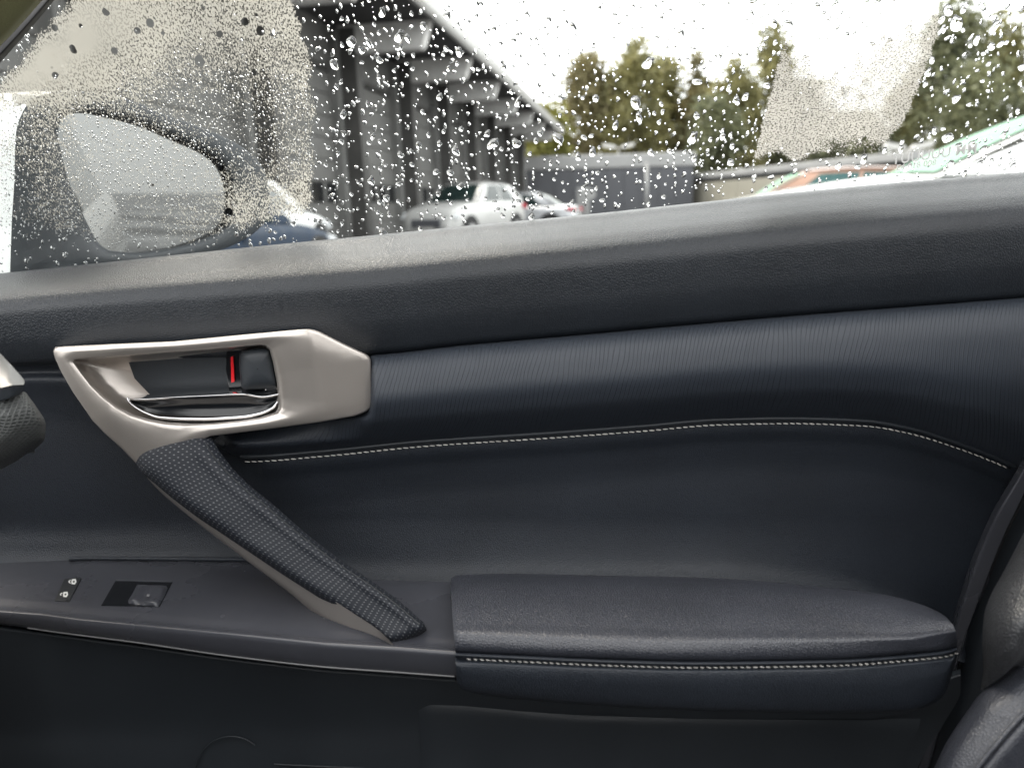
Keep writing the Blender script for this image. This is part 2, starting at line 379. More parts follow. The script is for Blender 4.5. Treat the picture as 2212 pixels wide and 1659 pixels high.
for k, a in enumerate(SK):
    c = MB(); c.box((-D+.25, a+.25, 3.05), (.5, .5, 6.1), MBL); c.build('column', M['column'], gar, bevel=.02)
    b = MB(); b.prism([(-D-.02, 5.42), (-6.1, 5.42), (-6.02, 5.5), (-5.78, 6.16), (-D-.02, 6.16)], a+.02, a+.46, MBL); b.build('beam', M['beam'], gar, bevel=.02)
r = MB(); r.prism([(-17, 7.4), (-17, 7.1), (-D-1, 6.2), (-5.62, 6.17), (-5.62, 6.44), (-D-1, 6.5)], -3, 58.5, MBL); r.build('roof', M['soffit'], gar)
fm = MB(); fm.prism([(-5.615, 6.05), (-5.5, 6.05), (-5.44, 6.18), (-5.44, 6.5), (-5.9, 6.56), (-5.9, 6.51), (-5.615, 6.46)], -3.1, 58.6, MBL); fm.build('fascia', M['fascia'], gar)
for a in np.arange(-2, 58, 1.1):
    pass
pn = MB(); pn.box((0, 0, 0), (.06, 4.2, .595)); panel_me = None
for k, a in enumerate(SK[:-1]):
    fr = MB(); s0, s1 = a+1.0, a+5.5
    for (ss, ww) in ((s0+.06, .12), (s1-.06, .12)): fr.box((-D-.28, ss, 2.5), (.1, ww, 5.0), MBL)
    fr.box((-D-.28, (s0+s1)/2, 4.98), (.1, s1-s0, .14), MBL)
    dr = fr.build('garage_door', M['column'], gar)
    for j in range(8):
        q = MB(); q.box((0, 0, 0), (.07, s1-s0-.26, .585))
        if j == 2:                       # the row that holds the windows: a frame of stiles and rails
            q = MB(); q.box((0, 0, .285), (.07, s1-s0-.26, .02)); q.box((0, 0, -.285), (.07, s1-s0-.26, .02))
            for e in range(5): q.box((0, -2.06+e*1.03, 0), (.07, .17, .55))
        po = q.build('door_panel', M['door'], dr, bevel=.012)
        po.matrix_basis = MBL @ Matrix.Translation((-D-.28, (s0+s1)/2, .32+j*.605))
    for e in range(4):
        q = MB(); q.box((-D-.285, (s0+s1)/2-1.545+e*1.03, .32+2*.605), (.03, .86, .55), MBL); q.build('window', M['gloss'], dr)
dp = MB(); dp.cyl(MBL @ Vector((-D+.35, 56.4, 0)), MBL @ Vector((-D+.35, 56.4, 6.1)), .09, n=10); dp.build('drainpipe', M['post'], gar, smooth=True)

gb = thing('low_building', 'low blue grey building with a pale roof edge and flat front', 'building', tuple(P(1310, 440, 58.)*[1, 1, 0]))
x0, x1 = P(1085, 437, 58)[0], P(1496, 437, 58)[0]
w = MB(); w.box(((x0+x1)/2, 62, 1.75), (x1-x0, 8, 3.5)); w.build('wall', M['greybld'], gb)
for xx in np.arange(x0+.6, x1, 1.2):
    pass
w = MB(); w.box(((x0+x1)/2, 62, 4.0), (x1-x0+.3, 8.3, 1.0)); w.build('roof_edge', M['palebld'], gb, bevel=.08)
for k in range(11):
    w = MB(); w.box((x0+(x1-x0)*(k+.5)/11, 57.97, 1.73), ((x1-x0)/11-.05, .08, 3.4)); w.build('wall_panel', M['greybld'], gb)
w = MB(); w.box((x0+(x1-x0)*.425, 57.9, 1.1), (1.0, .1, 2.15)); w.build('door', M['palebld'], gb)

A = P(1498, 432, 60.)[0:2]; B = P(1960, 420, 36.)[0:2]
L_ = np.hypot(*(B-A)); ang = math.atan2(B[1]-A[1], B[0]-A[0]); MC = Matrix.Translation((A[0], A[1], 0)) @ Matrix.Rotation(ang, 4, 'Z')
cb = thing('cream_building', 'low cream walled building with a dark band under its flat roof', 'building', (A[0], A[1], 0))
w = MB(); w.box((L_/2, 3, 1.15), (L_, 6, 2.3), MC); w.build('wall', M['cream'], cb)
w = MB(); w.box((L_/2, 3, 2.42), (L_-.1, 5.9, .25), MC); w.build('band', M['dark'], cb)
w = MB(); w.box((L_/2, 3, 2.76), (L_+.3, 6.3, .42), MC); w.build('roof', M['palebld'], cb, bevel=.05)
for k in range(10):
    w = MB(); w.box((L_*(k+.5)/10, -.03, 1.42), (L_/10-.06, .07, 1.7), MC); w.build('wall_panel', M['cream'], cb)
w = MB(); w.box((L_/2, -.04, .48), (L_, .09, .1), MC); w.build('plinth_rail', M['greybld'], cb)

def pole(px, py0, Yd, name, label, cat, h, group=None, kind='post'):
    b = P(px, 430, Yd); t = thing(name, label, cat, (b[0], b[1], 0), group)
    w = MB(); w.cyl((b[0], b[1], 0), (b[0]-.02, b[1], h), .12 if kind == 'post' else .06, .1 if kind == 'post' else .05, 12); w.build('pole', M['post'], t, smooth=True)
    return t, b
t, b = pole(1397, 0, 50., 'post', 'plain pale post standing in front of the blue grey building', 'post', 3.35)
w = MB(); w.cyl((b[0]-.02, b[1], 3.35), (b[0]-.02, b[1], 3.42), .14, .05, 12); w.build('cap', M['post'], t)
t, b = pole(1264, 0, 48., 'road_sign', 'small round sign on a thin pole by the grey building', 'road sign', 1.9, kind='thin')
w = MB(); w.cyl((b[0]+.35, b[1]-.08, 1.55), (b[0]+.35, b[1]-.11, 1.55), .32, n=24); w.build('disc', M['palebld'], t)
w = MB(); w.box((b[0]+.2, b[1]-.05, 1.55), (.4, .04, .05)); w.build('bracket', M['post'], t)
for (px, py, Yd, lab) in ((1336, 317, 64., 'twin armed street lamp rising above the blue grey building'), (1962, 318, 42., 'twin armed street lamp behind the near white car')):
    b = P(px, py, Yd); t = thing('street_lamp', lab, 'street lamp', (b[0], b[1], 0), 'twin armed street lamps')
    w = MB(); w.cyl((b[0], b[1], 0), (b[0], b[1], b[2]-.1), .1, .06, 10); w.build('pole', M['post'], t, smooth=True)
    for s in (-1, 1):
        w = MB(); w.prism([(s*.12, -.1), (s*.3, .1), (s*1.25, .28), (s*1.3, .02), (s*.5, -.16)], -.16, .16, Matrix.Translation(b)); w.build('lamp_head', M['fascia'], t)

# ------------------------------------------------------------------ trees
def tree(px, py, hw, Yd, li, name, label, nleaf=6000, base=330, group='trees behind the yard'):
    top = P(px, py, Yd); H = top[2]; cx, cy = top[0], top[1]; rad = hw*1.15*Yd/F; z0 = max(1.2, P(px, base+40, Yd)[2])
    t = thing(name, label, 'tree', (cx, cy, 0), group)
    rg = np.random.default_rng(int(px*7+py)); tk = MB(); n = 9
    pts = [(cx+rg.normal(0, .12)*i/n*2, cy, H*.86*i/n) for i in range(n+1)]
    for i in range(n): tk.cyl(pts[i], pts[i+1], .26*(1-i/n)+.05, .26*(1-(i+1)/n)+.05, 8, False)
    nb = 34; th = rg.uniform(0, 2*math.pi, nb); zz = np.sort(rg.uniform(0, 1, nb)); zz = zz**.9
    prof = np.clip(np.sin(math.pi*np.clip(zz*.86+.12, 0, 1))**.55, .12, 1)
    rr = rad*prof*np.sqrt(rg.uniform(.02, .85, nb)); C = np.stack([cx+rr*np.cos(th), cy+rr*np.sin(th)*.8, z0+(H-z0)*(zz*.93+.0)], 1)
    C[-1] = (cx, cy, H-.35)
    for i in range(0, nb, 3):
        k = min(n, max(1, int(C[i, 2]/H/.86*n)-1)); tk.cyl(pts[k], C[i], .07, .02, 5, False)
    tk.build('trunk', M['bark'], t, smooth=True)
    idx = rg.integers(0, nb, nleaf); sp = rad*rg.uniform(.14, .33, nb)
    c = C[idx] + rg.normal(0, 1, (nleaf, 3))*sp[idx][:, None]*np.array([1, 1, 1.15])
    c = c[(c[:, 2] > z0*.75)]; c[:, 2] = np.minimum(c[:, 2], H+.5); N = len(c); s = rg.uniform(.16, .36, N)*Yd/75
    a = rg.normal(0, 1, (N, 3)); a /= np.linalg.norm(a, axis=1)[:, None]; bb = np.cross(a, rg.normal(0, 1, (N, 3))); bb /= np.linalg.norm(bb, axis=1)[:, None]
    a *= s[:, None]; bb *= (s*.62)[:, None]
    v = np.stack([c-a, c+bb*.9, c+a, c-bb], 1).reshape(-1, 3); fs = np.arange(4*N).reshape(-1, 4)
    mesh('crown', v, fs, M['leaf'][li], t, smooth=False)
T = [(1183, 236, 38, 70, 1, 'small yellow green tree beside the end of the garage roof'),
     (1150, 285, 40, 74, 1, 'low yellow green bush like tree at the end of the garage'),
     (1268, 126, 52, 80, 3, 'tall thin leaved tree left of the tallest one behind the grey building'),
     (1372, 94, 56, 78, 0, 'tallest olive tree right behind the grey building'),
     (1436, 138, 44, 84, 0, 'olive tree leaning against the tallest one, on its right'),
     (1318, 170, 50, 90, 0, 'olive tree further back between the two tallest trees behind the grey building'),
     (1505, 124, 34, 82, 3, 'slim brownish tree above the right end of the grey building'),
     (1590, 142, 54, 76, 0, 'broad olive tree behind the left end of the cream building'),
     (1548, 222, 46, 70, 2, 'dark green tree low behind the cream building'),
     (1672, 68, 50, 80, 0, 'high olive tree at the left edge of the fogged window patch'),
     (1740, 190, 60, 78, 2, 'dark tree behind the fogged window patch'),
     (1850, 255, 70, 74, 2, 'low dark tree behind the lower fogged window patch'),
     (2075, -15, 62, 70, 2, 'tall dark green tree right of the fogged window patch'),
     (1990, 150, 50, 74, 0, 'olive tree at the right edge of the fogged window patch'),
     (2175, 40, 62, 72, 0, 'olive tree at the right edge of the picture'),
     (2130, 150, 80, 64, 2, 'broad dark tree low behind the near white car'),
     (2290, 20, 70, 72, 2, 'dark tree half cut off by the right edge of the picture')]
for (px, py, hw, Yd, li, lab) in T: tree(px, py, hw, Yd, li, 'leafy_tree', lab)

# ------------------------------------------------------------------ cars
def car(name, label, cx, cy, head, paint, glass, L=4.3, Wd=1.8, H=1.5, belt=1.0, kind='hatch', ws=None, detail=True, roofmat=None, bulge=.12):
    t = thing(name, label, 'car', (cx, cy, 0)); MM = Matrix.Translation((cx, cy, 0)) @ Matrix.Rotation(head, 4, 'Z'); hw = Wd/2
    Mn = np.array(MM)
    def X(A): A = np.asarray(A, float); return A @ Mn[:3, :3].T + Mn[:3, 3]
    tr = {'hatch': (.98, 1.0), 'sedan': (.98, .98)}[kind]
    st = [(-.5, .62*belt, .78), (-.49, .86*belt, .86), (-.46, tr[0]*belt, .93), (-.36, tr[1]*belt, .97), (-.15, belt, 1), (.12, .985*belt, 1), (.2, .97*belt, .99), (.36, .90*belt, .97), (.45, .81*belt, .90), (.485, .70*belt, .80), (.5, .5*belt, .70)]
    xs = np.array([a[0] for a in st]); tt = np.linspace(-.5, .5, 61)
    zt = pchip(xs, [a[1] for a in st], tt); wd = pchip(xs, [a[2] for a in st], tt)*hw
    G = []
    for x, z, ww in zip(tt, zt, wd):
        zb = .26; half = [(0, zb), (.88*ww, zb), (.96*ww, zb+.08), (ww, zb+.5*(z-zb)), (.975*ww, z-.13), (.93*ww, z-.04), (.80*ww, z), (.4*ww, z+.03), (0, z+.04)]
        ring = [(x*L, y, zz) for y, zz in half] + [(x*L, -y, zz) for y, zz in half[-2:0:-1]]
        G.append(ring+[ring[0]])
    G = X(np.array(G)); b = MB(); b.grid(G); n = G.shape[1]-1
    for e in (0, 60): b.add(G[e][:-1], [tuple(range(n))])
    b.build('body', paint, t, smooth=True)
    xf, x1, x2, x3 = ws or ((.2*L, .02*L, -.34*L, -.47*L) if kind == 'hatch' else (.2*L, .03*L, -.2*L, -.36*L))
    wb, wr = .88*hw, .66*hw
    def surf(p0, p1, w0, w1, z0_, z1_, bl):      # a cross panel, bowed outward by bl along x
        G = np.zeros((9, 13, 3))
        for i, a in enumerate(np.linspace(0, 1, 9)):
            for j, y in enumerate(np.linspace(-1, 1, 13)):
                G[i, j] = (p0+(p1-p0)*a + bl*(1-y*y), y*(w0+(w1-w0)*a), z0_+(z1_-z0_)*(math.sin(a*math.pi/2)*.5+a*.5) + .02*(1-y*y))
        return X(G)
    zr = H-.03
    w = MB(); w.grid(surf(xf+.02, x1, wb*1.0, wr*1.01, belt*.97, zr, bulge)); w.build('windscreen_frame', paint, t, smooth=True)
    A_ = surf(xf+.02+.012, x1+.012, wb*1.0, wr*1.01, belt*.97+.006, zr+.006, bulge)
    kk = np.linspace(.055, .945, 13)*12; ii = np.linspace(.03, .88, 9)*8
    def samp(i, k): i0, k0 = min(7, int(i)), min(11, int(k)); fi, fk = i-i0, k-k0; return (A_[i0, k0]*(1-fi)+A_[i0+1, k0]*fi)*(1-fk)+(A_[i0, k0+1]*(1-fi)+A_[i0+1, k0+1]*fi)*fk
    w = MB(); w.grid(np.array([[samp(i, k) for k in kk] for i in ii])); w.build('windscreen', glass['front'], t, smooth=True)
    w = MB(); w.grid(surf(x3, x2, wb*.92, wr, belt*.99, zr-.03, -.08)); w.build('rear_window', glass['rear'], t, smooth=True)
    G = np.zeros((13, 13, 3))
    for i, a in enumerate(np.linspace(0, 1, 13)):
        for j, y in enumerate(np.linspace(-1, 1, 13)):
            e = bulge*(1-y*y)*(1-a)-.08*(1-y*y)*a
            G[i, j] = (x1+(x2-x1)*a+e, y*(wr+.015+.03*math.sin(a*math.pi)), zr+.012-.03*a+.04*math.sin(a*math.pi)+.03*(1-y**4))
    w = MB(); w.grid(X(G)); w.build('roof', roofmat or paint, t, smooth=True)
    for s in (-1, 1):
        def sp(a, c, off=0.):                    # a: along (0 front..1 rear), c: 0 belt .. 1 roof
            xb, xt = xf+(x3-xf)*a, x1+(x2-x1)*a
            return (xb+(xt-xb)*c, s*(wb+(wr-wb)*c+.035*math.sin(math.pi*c)+off), belt*.975+(zr-.03*a+.04*math.sin(a*math.pi)*c-belt*.975)*c+(.0))
        g = np.array([[sp(a, c) for a in np.linspace(-.005, 1.0, 21)] for c in np.linspace(0, 1.02, 7)]); w = MB(); w.grid(X(g)); w.build('pillar_frame', paint, t, smooth=True)
        for (a0, a1) in ((.13, .47), (.50, .78)):
            g = []
            for c in np.linspace(.06, .88, 6):
                lo, hi = a0, a1
                if a0 < .2: lo = a0+.02*(1-c)
                g.append([sp(lo+(hi-lo)*e, c, .006) for e in np.linspace(0, 1, 8)])
            w = MB(); w.grid(X(np.array(g))); w.build('side_window', glass['side'], t, smooth=True)
        w = MB(); w.prism([(.26, belt*.82), (.40, belt*.83), (.40, belt*.86), (.26, belt*.86)], s*hw*.985, s*hw*1.012, MM @ Matrix.Translation((-.1*L-.3, 0, 0))); w.build('door_handle', paint, t)
        for xw in (.31*L, -.31*L):
            rw = .33 if H < 1.55 else .36
            w = MB(); w.cyl(MM @ Vector((xw, s*hw*.8, rw+.02)), MM @ Vector((xw, s*(hw*.985+.008), rw+.02)), rw+.07, n=28); w.build('wheel_arch', M['rubber'], t, smooth=False)
            w = MB(); w.cyl(MM @ Vector((xw, s*(hw-.16), rw)), MM @ Vector((xw, s*(hw*.985+.02), rw)), rw, rw*.96, n=28); wh = w.build('wheel', M['tyre'], t)
            w = MB(); w.cyl(MM @ Vector((xw, s*(hw-.1), rw)), MM @ Vector((xw, s*(hw*.985+.03), rw)), rw*.66, rw*.62, n=20); w.build('rim', M['rim'], wh)
        w = MB(); w.prism([(.455*L, belt*.60), (.40*L, belt*.70), (.40*L, belt*.80), (.44*L, belt*.77), (.478*L, belt*.64)], s*hw*.60, s*hw*.955, MM); w.build('headlight', M['lamp'], t, bevel=.02)
        w = MB(); w.prism([(-.497*L, belt*.78), (-.43*L, belt*.82), (-.43*L, belt*.94), (-.488*L, belt*.92)], s*hw*.55, s*hw*.955, MM); w.build('tail_light', M['tail'], t, bevel=.02)
    w = MB(); w.box((.485*L, 0, belt*.52), (.05*L, Wd*.50, belt*.20), MM); w.build('grille', M['greybld'], t, bevel=.03)
    w = MB(); w.box((.49*L, 0, .34), (.04*L, Wd*.7, .13), MM); w.build('air_intake', M['rubber'], t, bevel=.03)
    w = MB(); w.box((.512*L, 0, belt*.40), (.008*L, .5, .11), MM); w.build('number_plate', M['fascia'], t)
    w = MB(); w.box((-.503*L, 0, belt*.6), (.008*L, .5, .11), MM); w.build('number_plate', M['fascia'], t)
    return t
GL = {'front': M['carglass'], 'rear': M['carglass'], 'side': M['carglass']}
p = P(1010, 470, 22.6); car('parked_car', 'white high bodied car facing this way in front of the garage doors', p[0], p[1], math.atan2(-math.cos(R(27)), -math.sin(R(27))), M['pale'], GL, 4.5, 1.88, 1.70, 1.17)
p = P(1118, 460, 27.5); car('parked_car', 'silver saloon with a red tail light behind the white high bodied car', p[0], p[1], R(164), M['silverpaint'], GL, 4.5, 1.8, 1.44, .98, 'sedan')
q = U*13.5+V*-7.35; car('parked_car', 'white car with a dark wheel arch by the nearest garage doors', q[0], q[1], math.atan2(U[1], U[0]), M['white'], GL, 4.4, 1.85, 1.62, 1.08)
q = U*7.4+V*-4.7; car('parked_car', 'dark blue car partly hidden behind the wing mirror', q[0], q[1], math.atan2(U[1], U[0]), M['bluepaint'], GL, 4.4, 1.8, 1.40, .94)
p = P(1640, 425, 12.); hd = R(163); hv = np.array([math.cos(hd), math.sin(hd)]); lv = np.array([-hv[1], hv[0]]); q = p[:2]-hv*.84-lv*.78
car('parked_car', 'orange car with green glass between the cream building and the near white car', q[0], q[1], hd, M['orange'], {'front': M['mint'], 'rear': M['teal'], 'side': M['teal']}, 4.2, 1.75, 1.45, 1.04)
p = P(2040, 388, 3.25); hd = R(163); hv = np.array([math.cos(hd), math.sin(hd)]); lv = np.array([-hv[1], hv[0]]); q = p[:2]-hv*.88-lv*.79
car('parked_car', 'white car parked close alongside with a green tinted windscreen edge', q[0], q[1], hd, M['white'], {'front': M['mint'], 'rear': M['teal'], 'side': M['carglass']}, 4.4, 1.8, 1.47, 1.15, bulge=.06)
# ------------------------------------------------------------------ the door in front of us
door = thing('car_door', 'black leather car door seen from inside, with silver handle plate, pull strap and wet window', 'car door', (0, .75, .25))
SX = [-120, -60, 0, 250, 600, 800, 1000, 1245, 1500, 1700, 1900, 2212, 2400]
topy = fx(SX, [608, 600, 592, 566, 530, 511, 491, 468, 441, 419.5, 400, 374.5, 357])
seamy = fx([-120, 0, 125, 400, 690, 800, 1000, 1250, 1500, 1700, 2000, 2212, 2400], [796, 791, 785, 776, 771, 767, 746, 724, 701, 683.5, 660, 643, 628])
xs = np.linspace(-120, 2400, 90)
def srow(v, Y, dy=0): return np.stack([xs, topy(xs)+(seamy(xs)-topy(xs))*v+dy, np.full_like(xs, Y)], 1)
sheet('sill_pad', [srow(-.02, .835, 3), srow(0, .822), srow(.05, .802), srow(.12, .776), srow(.2, .752), srow(.3, .735), srow(.45, .7285), srow(.7, .7305), srow(.9, .7365), srow(.97, .741), srow(1.0, .750), srow(1.0, .76, 2)], M['sill'], door, 260, 70,
      [0, .25, .8, 1.6, 2.6, 3.6, 4.8, 6, 7, 7.6, 8, 8.3], True)

# ribbed leather insert
stx = [440, 480, 525, 700, 900, 1200, 1400, 1550, 1700, 1870, 1960, 2060, 2180, 2260]
sty = fx(stx, [960, 975, 997, 985, 965, 945, 930, 917.5, 914.5, 920, 935, 965, 1012, 1052])
xi = np.r_[np.linspace(438, 560, 26), np.linspace(570, 2260, 80)]
boty = lambda x: np.where(x < 560, np.interp(x, [438, 456, 470, 490, 512, 535, 560], [944, 950, 962, 975, 985, 986, 984]), sty(x)-11)
def irow(v, Y, dy=0, w=1.):
    y = seamy(xi)+(boty(xi)-seamy(xi))*v+dy; x = xi.copy()
    k = np.clip((804-xi)/22, 0, 1); k = k*k*(3-2*k)*np.clip((np.interp(x, [440, 530, 601, 690, 770, 794, 806], [944, 933, 924, 912, 898, 888, 868])+20-y)/40, 0, 1)
    q = np.full_like(x, Y) + np.clip((560-xi)/120, 0, 1)**2*.006 + k*.055
    return np.stack([x, y, q], 1)
sheet('ribbed_insert', [irow(0, .757, -2), irow(0, .744, 1), irow(.025, .7310), irow(.07, .7225), irow(.15, .7150), irow(.3, .7085), irow(.5, .7045), irow(.7, .7115), irow(.88, .7325), irow(.97, .7465), irow(1., .753), irow(1., .775, 2)], M['rib'], door, 300, 80,
      [0, .4, .9, 1.5, 2.3, 3.6, 5.2, 6.8, 8.2, 9, 9.4, 9.8], True)
xp = np.linspace(520, 2192, 260)
tube('piping', P(xp, sty(xp)-10.5, np.full_like(xp, .7505)), .0021, M['hard'], door)

# recessed door card below it
def drow(y, Y, xr, x0=-140):
    x = np.linspace(x0, xr, 60); y = (y(x) if callable(y) else np.full_like(x, y))
    Yv = (Y(x) if callable(Y) else np.full_like(x, Y))
    r = np.stack([x, y, Yv], 1); e = r[-1]
    return np.vstack([r, [[e[0]+7, e[1], e[2]+.006]], [[e[0]+12, e[1], e[2]+.025]], [[e[0]+14, e[1], e[2]+.08]]])
card_b = fx([-140, 300, 700, 820, 985, 1100, 1500, 1800, 2100], [1235, 1235, 1262, 1266, 1268, 1262, 1262, 1292, 1420])
ylow = lambda x: np.where(x < 540, 940+np.clip((540-x)/400, 0, 1)*-120, sty(x))
sheet('door_card', [drow(lambda x: seamy(x)+1, .762, 2300), drow(lambda x: (seamy(x)+ylow(x))/2, .766, 2262), drow(lambda x: ylow(x)+2, .7585, 2196), drow(lambda x: ylow(x)+45, .7665, 2178), drow(lambda x: ylow(x)+110, .772, 2158), drow(1120, .772, 2142), drow(lambda x: card_b(x)-55, .7635, 2110), drow(lambda x: card_b(x)-12, .750, 2088), drow(lambda x: card_b(x)+20, .735, 2078)],
      M['smooth'], door, 240, 70, None, True)
# white stitching: single threads pressed into the seam
def ell(n=10, k=6):
    v = []; f = []
    for i in range(n+1):
        a = math.pi*i/n
        for j in range(k): v.append((math.cos(a), math.sin(a)*math.cos(2*math.pi*j/k), math.sin(a)*math.sin(2*math.pi*j/k)))
    return v, [(i*k+j, i*k+(j+1) % k, (i+1)*k+(j+1) % k, (i+1)*k+j) for i in range(n) for j in range(k)]
me = bpy.data.meshes.new('stitch'); v, f = ell(); me.from_pydata(v, [], f); me.polygons.foreach_set('use_smooth', [True]*len(me.polygons)); me.materials.append(M['thread'])
def stitches(pts, pitch, length, rad, parent, tilt=.12):
    pts = np.asarray(pts); L = np.r_[0, np.cumsum(np.linalg.norm(np.diff(pts, axis=0), axis=1))]
    for s in np.arange(pitch*.6, L[-1], pitch):
        s += random.uniform(-.05, .05)*pitch
        c = Vector([np.interp(s, L, pts[:, k]) for k in range(3)]); d = Vector([np.interp(s+.001, L, pts[:, k])-np.interp(s-.001, L, pts[:, k]) for k in range(3)]).normalized()
        n = Vector((0, -1, .2)); n = (n-d*n.dot(d)).normalized(); b = d.cross(n)
        d2 = (d+b*tilt*random.uniform(.7, 1.3)).normalized(); b = d2.cross(n)
        l = length*random.uniform(.9, 1.08)/2; r = rad*random.uniform(.85, 1.15)
        o = bpy.data.objects.new('stitch', me); COL.objects.link(o); o.parent = parent; o.matrix_parent_inverse = WORLD.get(parent.name, Matrix.Identity(4)).inverted()
        mm = Matrix.Identity(4)
        for k in range(3): mm[k][0] = d2[k]*l; mm[k][1] = b[k]*r; mm[k][2] = n[k]*r*.8; mm[k][3] = c[k]+n[k]*.0002
        o.matrix_basis = mm
xq = np.linspace(526, 2182, 500); sp_ = P(xq, sty(xq)+.5, np.full_like(xq, .7572))
seam = tube('seam', P(xq, sty(xq)+.5, np.full_like(xq, .7592)), .0011, M['dark'], door, 6)
stitches(sp_, .0071, .0058, .00075, seam)

# ---------------------------------------------------------------- switch panel (level shelf) and its lip
zS = float(P(530, 1209, .742)[2])
def zrow(pts, dz=0., z=None): return [(a, b, float(Yz(a, b, (zS if z is None else z)+dz))) for a, b in pts]
back = [(-160, 1222), (110, 1211), (190, 1207), (530, 1209.5), (700, 1246), (820, 1259), (972, 1263)]
back2 = [(-160, 1230), (110, 1219), (190, 1215), (530, 1218), (700, 1254), (820, 1267), (972, 1271)]
mid = [(-160, 1272), (100, 1272), (180, 1272), (500, 1285), (700, 1318), (850, 1330), (979, 1336)]
crest = [(-160, 1302), (90, 1320), (165, 1330), (300, 1343), (500, 1361), (700, 1381), (850, 1390), (986, 1400)]
def off(pts, dy): return [(a, b+dy) for a, b in pts]
lip = [(-160, 1330), (60, 1355), (100, 1361), (300, 1387), (500, 1416), (700, 1439), (850, 1450), (986, 1460)]
c0 = zrow(crest); cl = lambda pts, dY: [(a, b, float(np.interp(a, [q[0] for q in c0], [q[2] for q in c0]))+dY) for a, b in pts]
sheet('switch_panel', [[(a, b-6, c+.01) for a, b, c in zrow(back, 0)], zrow(back, -.001), zrow(back2, 0.), zrow(mid, .0), zrow(off(crest, -22), .0), zrow(off(crest, -4), -.0014), cl(off(crest, 9), -.0052), cl(off(crest, 20), -.0066), cl(lip, -.002), cl(off(lip, 2), .02)],
      M['panel'], door, 200, 90, [0, .4, .8, 2.5, 4.7, 5.4, 6.0, 6.5, 8, 8.4], True)
bx = np.linspace(150, 545, 80); by = np.interp(bx, [a for a, b in back], [b for a, b in back])
tube('bead', P(bx, by-1, Yz(bx, by-1, zS)-.004), .0021, M['smooth'], door)
lx = np.linspace(60, 982, 160); ly = pchip([a for a, b in lip], [b for a, b in lip], lx)
LY = np.interp(lx, [q[0] for q in c0], [q[2] for q in c0])
tube('trim_strip', P(lx, ly+1, LY-.0035), .0008, M['edge'], door, 6)
# window switch in its well
def zplate(pts, dz, n=8): return [Vector(P(a, b, Yz(a, b, zS+dz))) for a, b in pts]
def slab(name, top, dz0, dz1, mat, parent, bevel=.0006):
    A = zplate(top, dz1); Bm = [Vector((q.x, q.y, q.z-(dz1-dz0))) for q in A]; n = len(A); w = MB()
    w.add(A+Bm, [tuple(range(n)), tuple(range(2*n-1, n-1, -1))] + [(i, n+i, n+(i+1) % n, (i+1) % n) for i in range(n)])
    o = w.build(name, mat, parent, bevel=bevel)
    import bmesh
    b = bmesh.new(); b.from_mesh(o.data); bmesh.ops.recalc_face_normals(b, faces=b.faces); b.to_mesh(o.data); b.free(); return o
well = slab('window_switch_well', [(249.8, 1253.6), (372.4, 1256.8), (345, 1310.5), (218.5, 1307.3)], -.002, .0006, M['gloss'], door, 0)
wt = np.linspace(0, 1, 20)
tube('well_edge', P(249.8+122.6*wt, 1253.2+3.2*wt, Yz(249.8+122.6*wt, 1253.2+3.2*wt, zS+.0008)), .0007, M['panel'], well, 6)
ws_ = MB()
sw = np.array([[(296, 1262), (322, 1262.5), (364.4, 1264.5)], [(287, 1279), (312, 1282), (356, 1287)], [(273, 1303), (298, 1307), (342, 1311)]], float)
G = np.zeros((9, 15, 3))
for i, a in enumerate(np.linspace(0, 1, 9)):
    for j, e in enumerate(np.linspace(0, 1, 15)):
        col = [np.interp(a, [0, .5, 1], sw[:, k, 0]) for k in range(3)]; row = [np.interp(a, [0, .5, 1], sw[:, k, 1]) for k in range(3)]
        x = np.interp(e, [0, .38, 1], col); y = np.interp(e, [0, .38, 1], row)
        h = .0012+.0026*math.exp(-((e-.16)/.16)**2)+.0028*np.clip((e-.4)/.25, 0, 1)-.003*np.clip((e-.85)/.15, 0, 1)
        if i in (0, 8) or j in (0, 14): h = .0004
        G[i, j] = P(x, y, Yz(x, y, zS+h))
gridmesh('window_switch', G, M['panel'], well)
pd = MB(); pd.add([P(a, b, Yz(a, b, zS+.0052)) for a, b in ((318, 1283), (324, 1283.3), (321.5, 1288.5), (315.5, 1288))], [(0, 1, 2, 3)]); pd.build('window_mark', M['edge'], well)
lk = slab('lock_switch', [(166, 1246), (176, 1248), (150, 1298), (118, 1296), (138, 1250)], -.002, .0012, M['dark'], door)
def padlock(cx, cy, s, opn):
    body = [(-.1, -.55), (.75, -.75), (.95, .35), (.35, .75), (-.25, .5)]
    w = MB(); hz = .0017
    pt = lambda a, b: P(cx+a*s, cy+b*s*.8, Yz(cx+a*s, cy+b*s*.8, zS+hz))
    # body with keyhole left open (drawn as a ring of quads), then the shackle
    out = [(0, -.62), (.85, -.72), (.98, .1), (.62, .72), (-.05, .62), (-.1, 0)]; kc = (.42, .02)
    inn = [(kc[0]+(a-kc[0])*.36, kc[1]+(b-kc[1])*.36) for a, b in out]; n = 6
    w.add([pt(*q) for q in out]+[pt(*q) for q in inn], [(i, (i+1) % n, n+(i+1) % n, n+i) for i in range(n)])
    an = np.linspace(-1.35, 1.35 if not opn else .75, 12); a1 = [(-.08-.62*math.cos(q), .5*math.sin(q)*.95) for q in an]; a2 = [(-.08-.36*math.cos(q), .28*math.sin(q)*.95) for q in an]
    w.add([pt(*q) for q in a1]+[pt(*q) for q in a2], [(i, i+1, 12+i+1, 12+i) for i in range(11)])
    o = w.build('padlock_mark', M['icon'], lk)
padlock(155, 1256, 10.5, False); padlock(137, 1283.5, 10.5, True)
w = MB()
